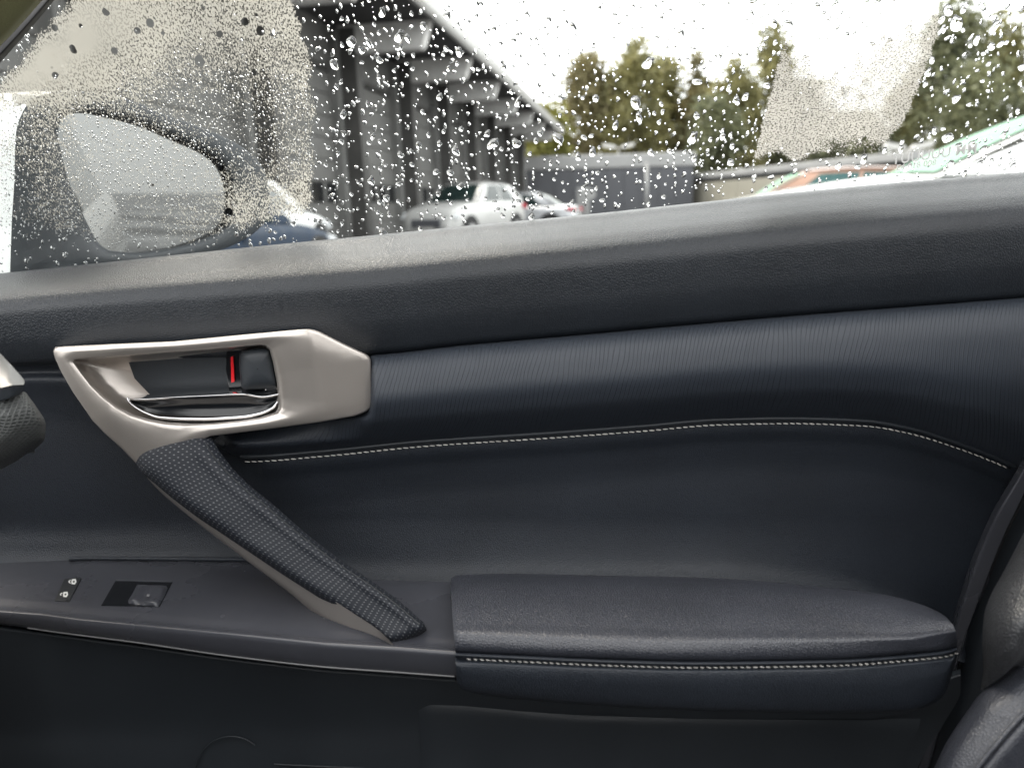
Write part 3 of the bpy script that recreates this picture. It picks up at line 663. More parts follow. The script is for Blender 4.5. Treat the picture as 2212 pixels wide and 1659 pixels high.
for k in range(3):
    a = k*math.pi/3; w.add([P(145+6*math.cos(a+q)*r, 1296+3.4*math.sin(a+q)*r, Yz(145, 1296, zS+.0017)) for q, r in ((0, 1), (.6, .25), (math.pi, 1), (math.pi+.6, .25))], [(0, 1, 2, 3)])
w.build('indicator_mark', M['hard'], lk)

# ---------------------------------------------------------------- armrest pad
zA = zS+.02
print('PANELY', c0[-1], zS, [float(Yz(x, 1357, zA)) for x in (990, 1500, 2000)])
def ar(pts, Y=None, z=None): return [(a, b, (Y if Y is not None else float(Yz(a, b, z)))) for a, b in pts]
a0 = ar([(973, 1266), (975, 1250), (990, 1242), (1100, 1239), (1300, 1243), (1500, 1247), (1800, 1270), (1905, 1283), (1995, 1307), (2012, 1314), (2030, 1323)], z=zA-.007)
a1 = ar([(974, 1276), (981, 1261), (1000, 1252), (1100, 1249), (1300, 1253), (1500, 1257), (1800, 1280), (1900, 1293), (1988, 1318), (2024, 1324), (2043, 1332)], z=zA-.001)
a2 = ar([(976, 1310), (984, 1300), (1010, 1296), (1100, 1296), (1300, 1300), (1500, 1306), (1800, 1322), (1940, 1338), (2022, 1341), (2055, 1345)], z=zA+.001)
a3 = ar([(979, 1352), (988, 1345), (1012, 1344), (1100, 1346), (1300, 1351), (1500, 1357), (1800, 1361), (1950, 1366), (2030, 1359), (2062, 1357)], z=zA-.001)
A4 = [.640, .634, .631, .6285, .627, .625, .627, .630, .634, .637]; A5 = [.634, .628, .6245, .622, .6205, .619, .622, .626, .631, .636]; A6 = [.640, .634, .631, .6285, .627, .6255, .629, .632, .636, .640]
DY = float(Yz(1300, 1381, zA-.003))-.627
print('DY', DY)
Yf = float(Yz(1300, 1357, zA-.002))
a4 = ar([(981, 1375), (990, 1371), (1014, 1371), (1100, 1374), (1300, 1381), (1500, 1387), (1800, 1386), (1955, 1383), (2036, 1371), (2065, 1366)], z=zA-.003)
a5 = ar([(983, 1398), (991, 1397), (1014, 1398), (1100, 1402), (1300, 1410), (1500, 1415), (1800, 1411), (1965, 1402), (2040, 1392), (2067.5, 1384)], z=zA-.012)
crs = [(984, 1407), (992, 1408), (1015, 1409), (1100, 1413), (1300, 1422), (1500, 1427), (1800, 1423), (1970, 1411), (2043, 1403), (2067, 1396)]
cY = [float(Yz(a, b, zA-.019)) for a, b in crs]
a6 = [(x, y, Y) for (x, y), Y in zip(crs, cY)]
sheet('armrest_pad', [[(a, b, c+.02) for a, b, c in a0], a0, a1, a2, a3, a4, a5, a6, [(a, b+2, c+.02) for a, b, c in a6]], M['arm'], door, 260, 70, [0, .5, 1, 2.3, 3.7, 4.6, 5.4, 5.8, 6.2])
def adj(dy, dY, k=0): return [(x, y+dy, Y+dY) for (x, y), Y in zip(crs, cY)]
ab = [(986, 1462), (993, 1477), (1016, 1489), (1100, 1501), (1300, 1518), (1500, 1528), (1800, 1534), (1960, 1530), (2034, 1500), (2065, 1424)]
b1 = [(x, y, Y-.012) for (x, y), Y in zip([(985, 1437), (992, 1443), (1015, 1449), (1100, 1458), (1300, 1470), (1500, 1477), (1800, 1476), (1965, 1465), (2042, 1448), (2067, 1408)], cY)]
b2 = [(x, y, Y-.006) for (x, y), Y in zip(ab, cY)]
face = sheet('armrest_face', [adj(0, .004), adj(3, -.006), adj(7, -.0095), adj(11, -.0085), adj(13.5, -.0035), adj(16, -.0055), adj(24, -.0105), b1, b2, [(x, y+6, Y+.004) for (x, y), Y in zip(ab, cY)], [(x, y+6, Y+.05) for (x, y), Y in zip(ab, cY)]], M['smooth'], door, 260, 80, [0, .5, 1, 1.5, 1.9, 2.3, 3, 4.5, 6, 6.5, 7])
q = resample([(x, y+14.5, Y-.0048) for (x, y), Y in zip(crs, cY)], 400); stitches(P(q[8:, 0], q[8:, 1], q[8:, 2]), .0053, .0043, .00068, face, .28)

# ---------------------------------------------------------------- lower door panel with speaker edge and pocket
def lrow(y, Y, x1=2075):
    x = np.linspace(-140, x1, 70); return np.stack([x, y(x) if callable(y) else np.full_like(x, y), np.full_like(x, Y)], 1)
lipf = lambda x: np.interp(x, [a for a, b in lip]+[1100, 1500, 1900, 2100], [b for a, b in lip]+[1480, 1505, 1505, 1440])
def bulg(x): return 0
sheet('lower_panel', [lrow(lambda x: lipf(x)-4, .665), lrow(lambda x: lipf(x)+12, .652), lrow(lambda x: lipf(x)+45, .652), lrow(1560, .655, 2040), lrow(1640, .650, 1990), lrow(1800, .638, 1930)], M['hard'], door, 160, 40, None, True)
th = np.linspace(math.pi*1.02, math.pi*1.72, 60)
tube('speaker_ring', P(500+78*np.cos(th), 1672+82*np.sin(th), np.full_like(th, .6475)), .0009, M['hard'], door, 6)
xx = np.linspace(592, 1000, 40); tube('pocket_edge', P(xx, 1650+(xx-592)*.045, np.full_like(xx, .648)), .0012, M['hard'], door, 6)
sheet('pocket_panel', [[(900, 1520, .656), (930, 1514, .6545), (1300, 1540, .6545), (1990, 1545, .656)], [(905, 1540, .6535), (936, 1540, .6505), (1300, 1560, .650), (1985, 1570, .652)], [(910, 1640, .649), (942, 1640, .6455), (1300, 1640, .6455), (1950, 1640, .647)], [(916, 1790, .638), (950, 1790, .634), (1300, 1790, .634), (1900, 1790, .635)]], M['hard'], door, 80, 40)

# ---------------------------------------------------------------- silver handle plate
CB = np.array([450., 838.])
outer = np.array([(114, 757), (120, 749), (250, 743), (375, 737.5), (520, 723.5), (657, 711), (674, 711), (690, 716), (740, 741), (795, 767), (800, 773), (803, 806), (807, 862), (804, 878), (794, 888), (770, 898), (690, 912), (601, 924), (530, 933), (455, 942), (400, 965), (340, 1005), (299, 1006), (262, 968), (228, 938), (200, 909), (156, 845), (131, 801), (118, 772)], float)
inner = np.array([(160, 781), (166, 777), (230, 773), (330, 766), (430, 758.5), (521, 750.5), (560, 746.5), (573, 748), (583, 757), (590, 785), (597, 820), (602, 860), (602, 880), (595, 891), (560, 902), (520, 908), (461, 914), (420, 915), (361, 912), (325, 906), (289, 896), (255, 879), (224, 856), (200, 833), (180, 808)], float)
def polar(poly, n=360):
    P0 = poly-CB; out = np.zeros((n, 2)); nx = np.roll(P0, -1, 0)
    for i, a in enumerate(np.linspace(0, 2*math.pi, n, endpoint=False)):
        d = np.array([math.cos(a), math.sin(a)]); best = 0
        for p0, p1 in zip(P0, nx):
            e = p1-p0; den = d[0]*e[1]-d[1]*e[0]
            if abs(den) < 1e-9: continue
            s = (p0[0]*e[1]-p0[1]*e[0])/den; t_ = (p0[0]*d[1]-p0[1]*d[0])/den
            if s > 0 and -1e-6 <= t_ <= 1+1e-6: best = max(best, s)
        out[i] = CB+d*best
    return out
PO, PI_ = polar(outer), polar(inner)
def Yb(x, y):
    c = 668+(y-711)*.17                                  # crease of the right-hand facet
    return .6965 + np.clip((x-c)/135, 0, 1.2)*.024 + np.clip((235-x)/235, 0, 1)*.012 + np.clip((y-760)/250, 0, 1)*.004
def ring(t, dY):
    q = PO+(PI_-PO)*t; return np.concatenate([q, (Yb(q[:, 0], q[:, 1])+dY)[:, None]], 1)
rings = [ring(0, .03), ring(0, .004), ring(.012, .0008), ring(.03, 0)] + [ring(t, -.0022*math.sin(math.pi*min(1, (t-.03)/.8))) for t in np.linspace(.1, .82, 12)] + [ring(.88, .0004), ring(.93, .0016), ring(.97, .0042), ring(1., .0085), ring(1.0, .016), ring(1.01, .03)]
A = np.array(rings); A = np.concatenate([A, A[:, :1]], 1)
plate = gridmesh('handle_plate', toW(A), M['silver'], door)
# bowl behind the opening
def bring(s, dY):
    c = np.array([440., 832.]); q = c+(PI_-c)*s; return np.concatenate([q, np.full((360, 1), .722+dY)], 1)
A = np.array([bring(1.02, 0), bring(.98, .008), bring(.92, .017), bring(.82, .024), bring(.6, .029), bring(.3, .031), bring(.02, .031)]); A = np.concatenate([A, A[:, :1]], 1)
gridmesh('handle_bowl', toW(A), M['silver'], plate)
def pplate(name, poly, Y, th, mat, parent, bevel=.0008):
    a = [Vector(P(x, y, Y if np.isscalar(Y) else Y[i])) for i, (x, y) in enumerate(poly)]; b = [q+Vector((0, th, 0)) for q in a]; n = len(a); w = MB()
    w.add(a+b, [tuple(range(n-1, -1, -1)), tuple(range(n, 2*n))] + [(i, (i+1) % n, n+(i+1) % n, n+i) for i in range(n)])
    o = w.build(name, mat, parent, bevel=bevel)
    import bmesh
    bm = bmesh.new(); bm.from_mesh(o.data); bmesh.ops.recalc_face_normals(bm, faces=bm.faces); bm.to_mesh(o.data); bm.free(); return o
pplate('bowl_back', [(277, 783), (290, 772), (330, 766), (488, 754), (600, 746), (606, 870), (560, 890), (380, 890), (330, 860), (290, 818)], .7455, .004, M['hard'], plate)
pplate('lock_well', [(489, 756), (500, 750), (580, 745), (596, 762), (602, 845), (495, 845), (487, 800)], .738, .006, M['gloss'], plate)
pplate('red_mark', [(498, 771), (503.5, 769.5), (506.5, 825), (499.5, 827)], .7355, .002, M['red'], plate, .0003)
# rounded lock knob
kn = [(517, 765), (522, 758), (545, 753), (570, 751), (583, 756), (590, 785), (599, 830), (598, 838), (565, 840), (532, 842.5), (522, 838), (517, 800)]
kc = np.array([556, 797]); rows = []
kp = resample(kn+[kn[0]], 72, True)[:, :2]
for s, dY in ((1., .018), (1., .006), (.96, .0015), (.86, -.0015), (.6, -.003), (.3, -.0035), (.02, -.0036)):
    q = kc+(kp-kc)*s; tilt = np.clip((535-q[:, 0])/18, 0, 1)*.004
    rows.append(np.concatenate([q, (.7095+dY*1.15+tilt)[:, None]], 1))
gridmesh('lock_knob', toW(np.array(rows)), M['hard'], plate)
# chrome lever
lt_b = [(275, 857, .731), (282, 855, .731), (311, 853, .732), (376, 849, .733), (450, 844.5, .733), (514, 840.5, .732), (560, 838, .729), (603, 834, .727)]
lt_f = [(275, 861, .7175), (283, 862.5, .714), (311, 862, .711), (376, 858, .709), (450, 854.5, .709), (527, 851, .710), (565, 857, .713), (603, 852, .718)]
lever = sheet('door_lever', [lt_b, [(a[0]*.5+b[0]*.5, a[1]*.55+b[1]*.45, a[2]*.4+b[2]*.6) for a, b in zip(lt_b, lt_f)], lt_f, [(a, b+2.5, c+.0005) for a, b, c in lt_f]], M['chrome'], door, 90, 16)
lf1 = [(275, 862, .7185), (285, 865, .7155), (311, 865, .7125), (376, 861, .7105), (450, 857.5, .7105), (527, 854, .7115), (565, 859, .7145), (600, 855, .719)]
lf2 = [(277, 864, .7185), (300, 880, .716), (333, 893, .714), (380, 898, .7125), (450, 899, .712), (527, 897, .713), (565, 890, .715), (596, 874, .719)]
sheet('lever_face', [lf1, [(a[0]*.5+b[0]*.5, a[1]*.5+b[1]*.5, (a[2]+b[2])/2+.0035) for a, b in zip(lf1, lf2)], lf2], M['gloss'], lever, 80, 14)
rim = resample([(274.5, 859, .7165), (276, 864, .716), (289, 877, .7145), (315, 892, .7125), (344, 901.5, .711), (398, 905, .710), (440, 905.5, .710), (484, 903.5, .7105), (530, 900, .7115), (560, 894, .713), (588, 882, .716), (600, 868, .719)], 120)
tube('lever_rim', P(rim[:, 0], rim[:, 1], rim[:, 2]), np.interp(np.linspace(0, 1, 120), [0, .1, .3, .8, 1], [.0007, .0009, .0017, .0019, .0012]), M['chrome'], lever)
pplate('lever_hinge', [(570, 838), (601, 833), (602, 868), (585, 872), (572, 855)], .722, .012, M['chrome'], lever, .002)

# ---------------------------------------------------------------- pull strap
Lp = [(291, 972), (291.5, 990), (299, 1012), (335, 1045), (372, 1076), (426, 1117), (480, 1153), (532, 1188), (605, 1237), (683, 1287), (750, 1330), (800, 1361), (822, 1380), (832, 1392)]
Rp = [(456, 938), (460, 948), (470, 968), (506, 1015), (544, 1052), (587, 1087), (635, 1129), (683, 1169), (747, 1217), (811, 1260), (860, 1296), (900, 1331), (916, 1346), (922, 1360)]
Ye = [.700, .693, .684, .672, .662, .651, .642, .632, .620, .606, .595, .584, .577, .574]
topm = (360, 941)
n = 150; tt = np.arange(len(Lp), dtype=float); ti = np.r_[np.linspace(0, 2, 24, endpoint=False), np.linspace(2, 11, 100, endpoint=False), np.linspace(11, 13, 26)]
Li = np.stack([pchip(tt, [p[k] for p in Lp], ti) for k in (0, 1)], 1); Ri = np.stack([pchip(tt, [p[k] for p in Rp], ti) for k in (0, 1)], 1); Yi = pchip(tt, Ye, ti)
vs = np.r_[-.02, 0, .015, .05, np.linspace(.1, .9, 25), .95, .985, 1, 1.02]
rows = []
for v in vs:
    vc = min(1, max(0, v)); p = Li+(Ri-Li)*vc
    b0 = np.array([(320, 947)]); arc = np.exp(-ti/1.1)[:, None]*np.array([[-6, -14]])*4*vc*(1-vc)      # rounded top end
    end = np.exp(-(13-ti)/.9)[:, None]*np.array([[5, 12]])*4*vc*(1-vc)                                      # rounded foot
    p = p+arc+end
    h = .0115*(1-abs(2*vc-1.0)**7) + 0.0018*math.exp(-((vc-.80)/.09)**2)
    tip = (1-np.exp(-ti/.35))*(1-np.exp(-(13-ti)/.3)); dY = np.where((v < 0) | (v > 1), .034, .016)
    rows.append(np.concatenate([p, (Yi+dY-h*(.25+.75*tip)-.004+.010*(1-tip))[:, None]], 1))
G = toW(np.array(rows)); strap = gridmesh('pull_strap', G, M['perf'], door)
for (vv, off_) in ((29, 0), ):
    k = np.argmin(abs(vs-.885)); pts = G[k][16:136]+np.array([0, -.0004, 0.0])
    tube('strap_seam', pts, .0008, M['dark'], strap, 6)
core_o = [(300, 1010), (340, 1056), (400, 1108), (458, 1153), (529, 1207), (619, 1274.5), (712, 1348), (747, 1364), (817, 1385), (838, 1396)]
core_i = [(305, 1004), (350, 1048), (415, 1098), (480, 1140), (545, 1180), (640, 1245), (720, 1296), (760, 1322), (824, 1366), (850, 1392)]
cy = [.702, .694, .684, .672, .660, .643, .617, .607, .590, .583]
sheet('strap_core', [[(a+4, b+3, c+.05) for (a, b), c in zip(core_o, cy)], [(a+.5, b+.5, c+.006) for (a, b), c in zip(core_o, cy)], [(a*.85+e*.15, b*.85+g*.15, c-.001) for (a, b), (e, g), c in zip(core_o, core_i, cy)], [(e, g, c-.012) for (e, g), c in zip(core_i, cy)]], M['silver'], strap, 100, 20)

# ---------------------------------------------------------------- window glass
WO = P(1106, 480, .842); WT = R(13); WN = np.array([0, math.cos(WT), math.sin(WT)]); WX = np.array([1., 0, 0]); WZ = np.array([0, -math.sin(WT), math.cos(WT)])
def Wp(px, py, off=0.): return Ppl(px, py, WO+WN*off, WN)
gx = np.linspace(-260, 2480, 40); GY = np.stack([np.stack([gx, topy(gx)*a+25*a+(1-a)*-330], 1) for a in np.linspace(0, 1, 16)])
pane = gridmesh('window_pane', Wp(GY[..., 0], GY[..., 1]), M['pane'], door)
# outer skin of the door and the side of the car (white), seen in the mirror
zt0 = float(Wp(1106, 500)[2])-.035
zx = lambda x: zt0+.035*x
w = MB()
prof = [(.868, 0.), (.895, -.05), (.925, -.16), (.93, -.3), (.915, -.5), (.89, -.66)]
G = np.array([[(x, y, zx(x)+dz) for x in np.linspace(-.62, .62, 12)] for y, dz in prof]); w.grid(G, True)
w.build('outer_skin', M['white'], door, smooth=True)
w = MB(); w.grid(np.array([[(x, y, zx(x)+dz) for x in np.linspace(-.62, .62, 12)] for y, dz in ((.868, .001), (.852, .012))]), True); w.build('window_seal', M['rubber'], door)
# etched glass mark
def text_mesh(s, size):
    cu = bpy.data.curves.new('t', 'FONT'); cu.body = s; cu.size = size; cu.extrude = .0001; cu.offset = size*.012; cu.space_character = 1.05
    o = bpy.data.objects.new('t', cu); COL.objects.link(o); dg = bpy.context.evaluated_depsgraph_get(); me = bpy.data.meshes.new_from_object(o.evaluated_get(dg)); bpy.data.objects.remove(o); return me
for s, px, py, size, dx in (('TUUUUU MM', 1926, 356, .0145, 0), ('E4 018 008', 1936, 369, .0088, 0)):
    me_ = text_mesh(s, size); o = link('glass_mark', me_, M['icon'], door)
    p = Wp(px, py, -.0006); d = Wp(px+60, py-8.5, -.0006)-p; d /= np.linalg.norm(d); up = np.cross(d, -WN)*-1; up = np.cross(-WN, d)
    mm = Matrix.Identity(4)
    for k in range(3): mm[k][0] = d[k]; mm[k][1] = up[k]; mm[k][2] = -WN[k]; mm[k][3] = p[k]
    me_.transform(mm)

# ---------------------------------------------------------------- things round the door
pil = thing('windscreen_pillar', 'olive cloth windscreen pillar cutting the top left corner of the window', 'car pillar', tuple(P(0, 60, .74)))
sheet('trim', [[(-260, 300, .78), (-100, 195, .76), (20, 80, .745), (110, -20, .735), (220, -150, .72)], [(-270, 290, .745), (-105, 190, .725), (10, 77, .71), (98, -20, .70), (205, -150, .69)], [(-300, 250, .70), (-150, 130, .685), (-40, 20, .675), (30, -60, .67), (120, -190, .66)]], M['pillarfab'], pil, 60, 20)
sheet('rubber_seal', [[(-240, 330, .80), (-85, 222, .79), (40, 92, .775), (135, -20, .76), (240, -150, .745)], [(-250, 314, .785), (-92, 208, .77), (30, 85, .757), (122, -20, .744), (230, -150, .73)], [(-260, 300, .79), (-100, 195, .775), (20, 80, .76), (110, -20, .75), (220, -150, .735)]], M['rubber'], pil, 60, 12)

bp = thing('door_pillar', 'dark trim of the door pillar between the door and the seat', 'car pillar', tuple(P(2140, 1300, .8)))
sheet('pillar_cover', [[(2330, 700, .72), (2205, 1000, .735), (2143, 1107, .74), (2100, 1206, .745), (2056, 1350, .75), (2020, 1500, .755), (1930, 1800, .76)], [(2338, 720, .70), (2216, 1010, .715), (2153, 1120, .72), (2112, 1215, .725), (2070, 1350, .73), (2032, 1500, .735), (1945, 1800, .74)], [(2352, 730, .703), (2228, 1030, .715), (2166, 1160, .72), (2128, 1255, .724), (2092, 1352, .73), (2050, 1490, .738), (1965, 1800, .745)], [(2356, 732, .715), (2231, 1032, .73), (2168, 1163, .735), (2130, 1258, .74), (2094, 1354, .745), (2053, 1492, .75), (1968, 1800, .75)]], M['panel'], bp, 90, 24)
sheet('belt_cover', [[(2360, 735, .735), (2234, 1034, .74), (2171, 1166, .745), (2133, 1261, .748), (2096, 1356, .75), (2056, 1494, .755), (1970, 1800, .76)], [(2420, 760, .71), (2290, 1060, .715), (2230, 1190, .72), (2190, 1290, .725), (2150, 1390, .73), (2110, 1530, .735), (2040, 1800, .74)], [(2600, 760, .73), (2500, 1060, .74), (2440, 1190, .74), (2400, 1290, .75), (2360, 1390, .75), (2320, 1530, .76), (2240, 1800, .77)]], M['hard'], bp, 60, 20)
w = MB(); w.grid(P(*np.meshgrid(np.linspace(1850, 2700, 4), np.linspace(500, 2000, 4)), np.full((4, 4), .84)), True); w.build('door_jamb', M['dark'], bp)

seat = thing('car_seat', 'dark leather seat with a grained side bolster at the lower right corner', 'car seat', tuple(P(2250, 1600, .5)))
e0 = [(2345, 700, .62), (2260, 1060, .58), (2212, 1150, .565), (2166, 1238, .55), (2138, 1290, .54), (2125, 1332, .535), (2122, 1387, .53), (2124, 1440, .525), (2118, 1490, .52)]
e1 = [(2385, 700, .59), (2300, 1060, .545), (2248, 1155, .53), (2200, 1245, .515), (2168, 1298, .506), (2150, 1340, .50), (2143, 1390, .497), (2144, 1432, .496), (2140, 1476, .50)]
e2 = [(2490, 720, .565), (2400, 1100, .525), (2340, 1190, .505), (2290, 1270, .49), (2240, 1320, .482), (2215, 1362, .478), (2200, 1396, .478), (2190, 1425, .48), (2172, 1455, .49)]
e3 = [(2690, 760, .56), (2600, 1150, .53), (2500, 1230, .515), (2420, 1300, .50), (2360, 1345, .494), (2310, 1375, .492), (2270, 1397, .492), (2235, 1418, .494), (2200, 1438, .497)]
e4 = [(3300, 800, .56), (3150, 1190, .545), (3000, 1280, .53), (2900, 1340, .52), (2820, 1380, .515), (2760, 1410, .51), (2700, 1430, .51), (2640, 1450, .51), (2580, 1470, .51)]
sheet('side_bolster', [[(a+6, b, c+.06) for a, b, c in e0], e0, e1, e2, e3, e4], M['seat'], seat, 80, 60)
k0 = [(2300, 1352, .515), (2212, 1420, .513), (2160, 1465, .512), (2118, 1497, .512), (2092, 1532, .51), (2042, 1607, .505), (2018, 1657, .50), (1940, 1800, .49)]
k1 = [(2320, 1368, .50), (2232, 1440, .494), (2176, 1490, .49), (2136, 1522, .487), (2108, 1556, .485), (2058, 1626, .48), (2034, 1676, .476), (1960, 1810, .47)]
k2 = [(2380, 1395, .487), (2290, 1470, .478), (2225, 1528, .473), (2180, 1575, .469), (2150, 1610, .466), (2110, 1660, .463), (2085, 1695, .461), (2020, 1820, .455)]
sheet('seat_side', [[(a, b, c+.06) for a, b, c in k0], k0, k1, k2], M['arm'], seat, 80, 30)
k3 = [(a+4, b+4, c+.002) for a, b, c in k2]; k4 = [(a+70, b+50, c-.008) for a, b, c in k2]; k5 = [(a+400, b+200, c+.01) for a, b, c in k2]
sheet('seat_cushion', [[(a, b, c+.008) for a, b, c in k2], [(a+6, b+4, c-.003) for a, b, c in k2], [(a+30, b+20, c-.008) for a, b, c in k2], k4, k5], M['arm'], seat, 80, 30)
q = resample(k2, 100); tube('seat_piping', P(q[:, 0], q[:, 1], q[:, 2]-.003), .0016, M['arm'], seat)

da = thing('dashboard', 'end of the dashboard with a silver trim and grey woven pattern at the left edge', 'dashboard', tuple(P(-20, 880, .58)))
sheet('silver_trim', [[(-160, 600, .60), (-60, 702, .595), (0, 763, .59), (30, 795, .587), (52, 820, .585)], [(-160, 690, .575), (-70, 765, .572), (-10, 812, .57), (20, 818, .571), (53, 826, .581)], [(-160, 745, .565), (-60, 800, .562), (0, 838, .561), (26, 832, .565), (51, 831, .576)]], M['dashsilver'], da, 50, 20, None, True)
sheet('trim_edge', [[(-160, 745, .566), (-60, 800, .563), (0, 838, .562), (26, 832, .566), (51, 830, .577)], [(-160, 775, .566), (-60, 840, .563), (0, 867, .5625), (26, 858, .5665), (49, 847, .5785)], [(-160, 776, .60), (-60, 842, .60), (0, 869, .60), (26, 860, .60), (49, 849, .60)]], M['hard'], da, 40, 16, None, True)
wv = [[(-160, 780, .585), (-60, 850, .577), (0, 866, .574), (30, 854, .578), (52, 846, .59), (56, 848, .62)], [(-160, 830, .575), (-60, 890, .567), (0, 900, .566), (40, 886, .574), (72, 876, .59), (78, 878, .63)], [(-160, 900, .575), (-60, 930, .568), (0, 940, .567), (50, 925, .577), (92, 915, .597), (99, 917, .64)], [(-160, 980, .58), (-60, 985, .575), (0, 972, .574), (50, 955, .585), (90, 945, .605), (97, 947, .65)], [(-160, 1060, .60), (-60, 1040, .595), (0, 1004, .595), (35, 988, .605), (66, 970, .62), (75, 972, .66)], [(-160, 1070, .65), (-60, 1055, .65), (0, 1015, .65), (36, 996, .65), (66, 978, .66), (76, 978, .68)]]
sheet('woven_panel', wv, M['weave'], da, 60, 50)

# wing mirror outside the window
mir = thing('wing_mirror', 'wet white wing mirror with a black inner frame outside the window', 'wing mirror', tuple(P(300, 420, 1.02)))
oc = P(330, 390, 1.03); di = (oc-CAM)/np.linalg.norm(oc-CAM); do = np.array([.995, .014, .012]); do /= np.linalg.norm(do); MNr = (do-di)/np.linalg.norm(do-di)
def smoothloop(poly, n=220):
    p = np.asarray(poly, float); k = len(p); q = np.vstack([p[-3:], p, p[:3]]); L = np.r_[0, np.cumsum(np.hypot(*np.diff(q, axis=0).T))]
    tt = np.linspace(L[3], L[3+k], n, endpoint=False); return np.stack([pchip(L, q[:, j], tt) for j in (0, 1)], 1)
def align(a, c): th = np.arctan2(a[:, 1]-c[1], a[:, 0]-c[0]); return th
gl = np.array([(360, 720), (420, 680), (520, 672), (700, 705), (900, 760), (1100, 850), (1250, 920), (1330, 990), (1372, 1080), (1388, 1190), (1382, 1270), (1340, 1350), (1200, 1425), (1000, 1480), (800, 1502), (660, 1492), (590, 1450), (540, 1370), (460, 1200), (400, 1050), (362, 900), (345, 800)], float)*.3633
ou = np.array([(42, 598), (46, 480), (51, 400), (55, 290), (73, 236), (105, 207), (152, 199), (203, 199), (272, 214), (363, 250), (454, 283), (520, 316), (560, 352), (578, 392), (582, 436), (570, 480), (527, 518), (454, 547), (327, 570), (236, 580), (150, 588), (90, 594)], float)
cm = np.array([330., 400.])
def pol(poly, n=240):
    global CB; s = CB; CB = cm; r = polar(smoothloop(poly, 400), n); CB = s; return r
PG, PU = pol(gl), pol(ou)
def mring(q, off): return Ppl(q[:, 0], q[:, 1], oc+MNr*off, MNr)
back_ = np.array([-.83, -.35, -.02])
rg_ = [mring(PU, 0)+back_*.012, mring(PU, .0)] + [mring(PU+(PG-PU)*t, .004*math.sin(math.pi*t)) for t in (.06, .3, .6, .86)] + [mring(PU+(PG-PU)*.97, -.004), mring(PG, -.012), mring(cm+(PG-cm)*.995, -.03)]
A = np.array(rg_); A = np.concatenate([A, A[:, :1]], 1); gridmesh('inner_frame', A, M['hard'], mir)
A = [mring(PU, .0005)*1.0+back_*.0105]
cw = mring(PU, 0).mean(0)
for t, s in ((.03, 1.012), (.06, 1.005), (.10, .96), (.14, .86), (.17, .66), (.185, .40), (.19, .05)):
    A.append(cw+(mring(PU, 0)-cw)*s+back_*t)
A = np.array(A); A = np.concatenate([A, A[:, :1]], 1); gridmesh('housing', A, M['white'], mir)
mg = NT('mirror_glass'); mg.pr(col=(.175, .178, .178), metal=1., rough=.015)
q = [cm+(PG-cm)*s for s in (1.0, .9, .6, .3, .02)]; A = np.array([mring(e, -.014) for e in q]); A = np.concatenate([A, A[:, :1]], 1); gridmesh('mirror_glass', A, mg.m, mir)
zf = float(P(20, 585, .93)[2]); w = MB(); w.prism([(-.70, zf-.1), (-.50, zf-.1), (-.525, zf-.001), (-.70, zf+.006)], .90, .96); w.build('mirror_base', M['white'], mir, bevel=.004)
w = MB(); w.prism([(-.62, 0), (-.40, 0), (-.44, .05), (-.62, .05)], .87, .99, Matrix.Translation((0, 0, zt0-.06))); w.build('mirror_foot', M['hard'], mir, bevel=.01)

# rest of our own car, behind the camera and outside (roof opening and high far wall added to shape the light)
cb_ = thing('car_shell', 'white car around the camera with a pale roof lining and dark cabin', 'car body', (0, 0, 0))
w = MB(); G = np.array([[(x, y, zx(x)+dz) for x in np.linspace(.625, 2.9, 12)] for y, dz in prof]); w.grid(G, True); G = np.array([[(x, y, zx(x)+dz-.10*max(0, -x-.7)) for x in np.linspace(-2.2, -.625, 10)] for y, dz in prof]); w.grid(G, True); w.build('side_panel', M['white'], cb_, smooth=True)
w = MB(); w.grid(np.array([[(x, .868-.30*dz, zx(x)+dz) for x in np.linspace(.98, 2.4, 8)] for dz in (.0, .12, .24, .33)]), True); w.build('rear_side_window', M['carglass'], cb_, smooth=True)
w = MB(); w.prism([(.84, .995), (.90, .995), (.90, 1.43), (.84, 1.43)], .755, .815); w.build('door_frame', M['rubber'], cb_)
w = MB()
for (xa, xb, ya, yb) in ((-.30, -.16, -1.05, .735), (1.0, 1.95, -1.05, .735), (-.16, 1.0, -1.05, -.62), (-.16, 1.0, .56, .735)): w.box(((xa+xb)/2, (ya+yb)/2, 1.435), (xb-xa, yb-ya, .035))      # rim round an unseen opening added to let top light in
w.build('roof_lining', M['headliner'], cb_)
w = MB(); w.box((.4, -.15, .16), (3.4, 1.8, .06)); w.box((.4, -1.03, .68), (3.6, .08, 1.04)); w.box((1.95, -.1, .62), (.1, 1.9, .9)); w.box((-.95, -.19, .56), (.96, 1.50, .72)); w.box((.5, -.12, .36), (1.4, .26, .44)); w.box((.62, -.60, .62), (.22, .52, .70)); w.box((.2, -.60, .38), (.7, .52, .22)); w.box((.4, .835, .45), (2.9, .02, .5)); w.build('cabin_lining_light_block', M['cabin'], cb_)  # plain cabin blocks; far wall raised over its windows to cut side light
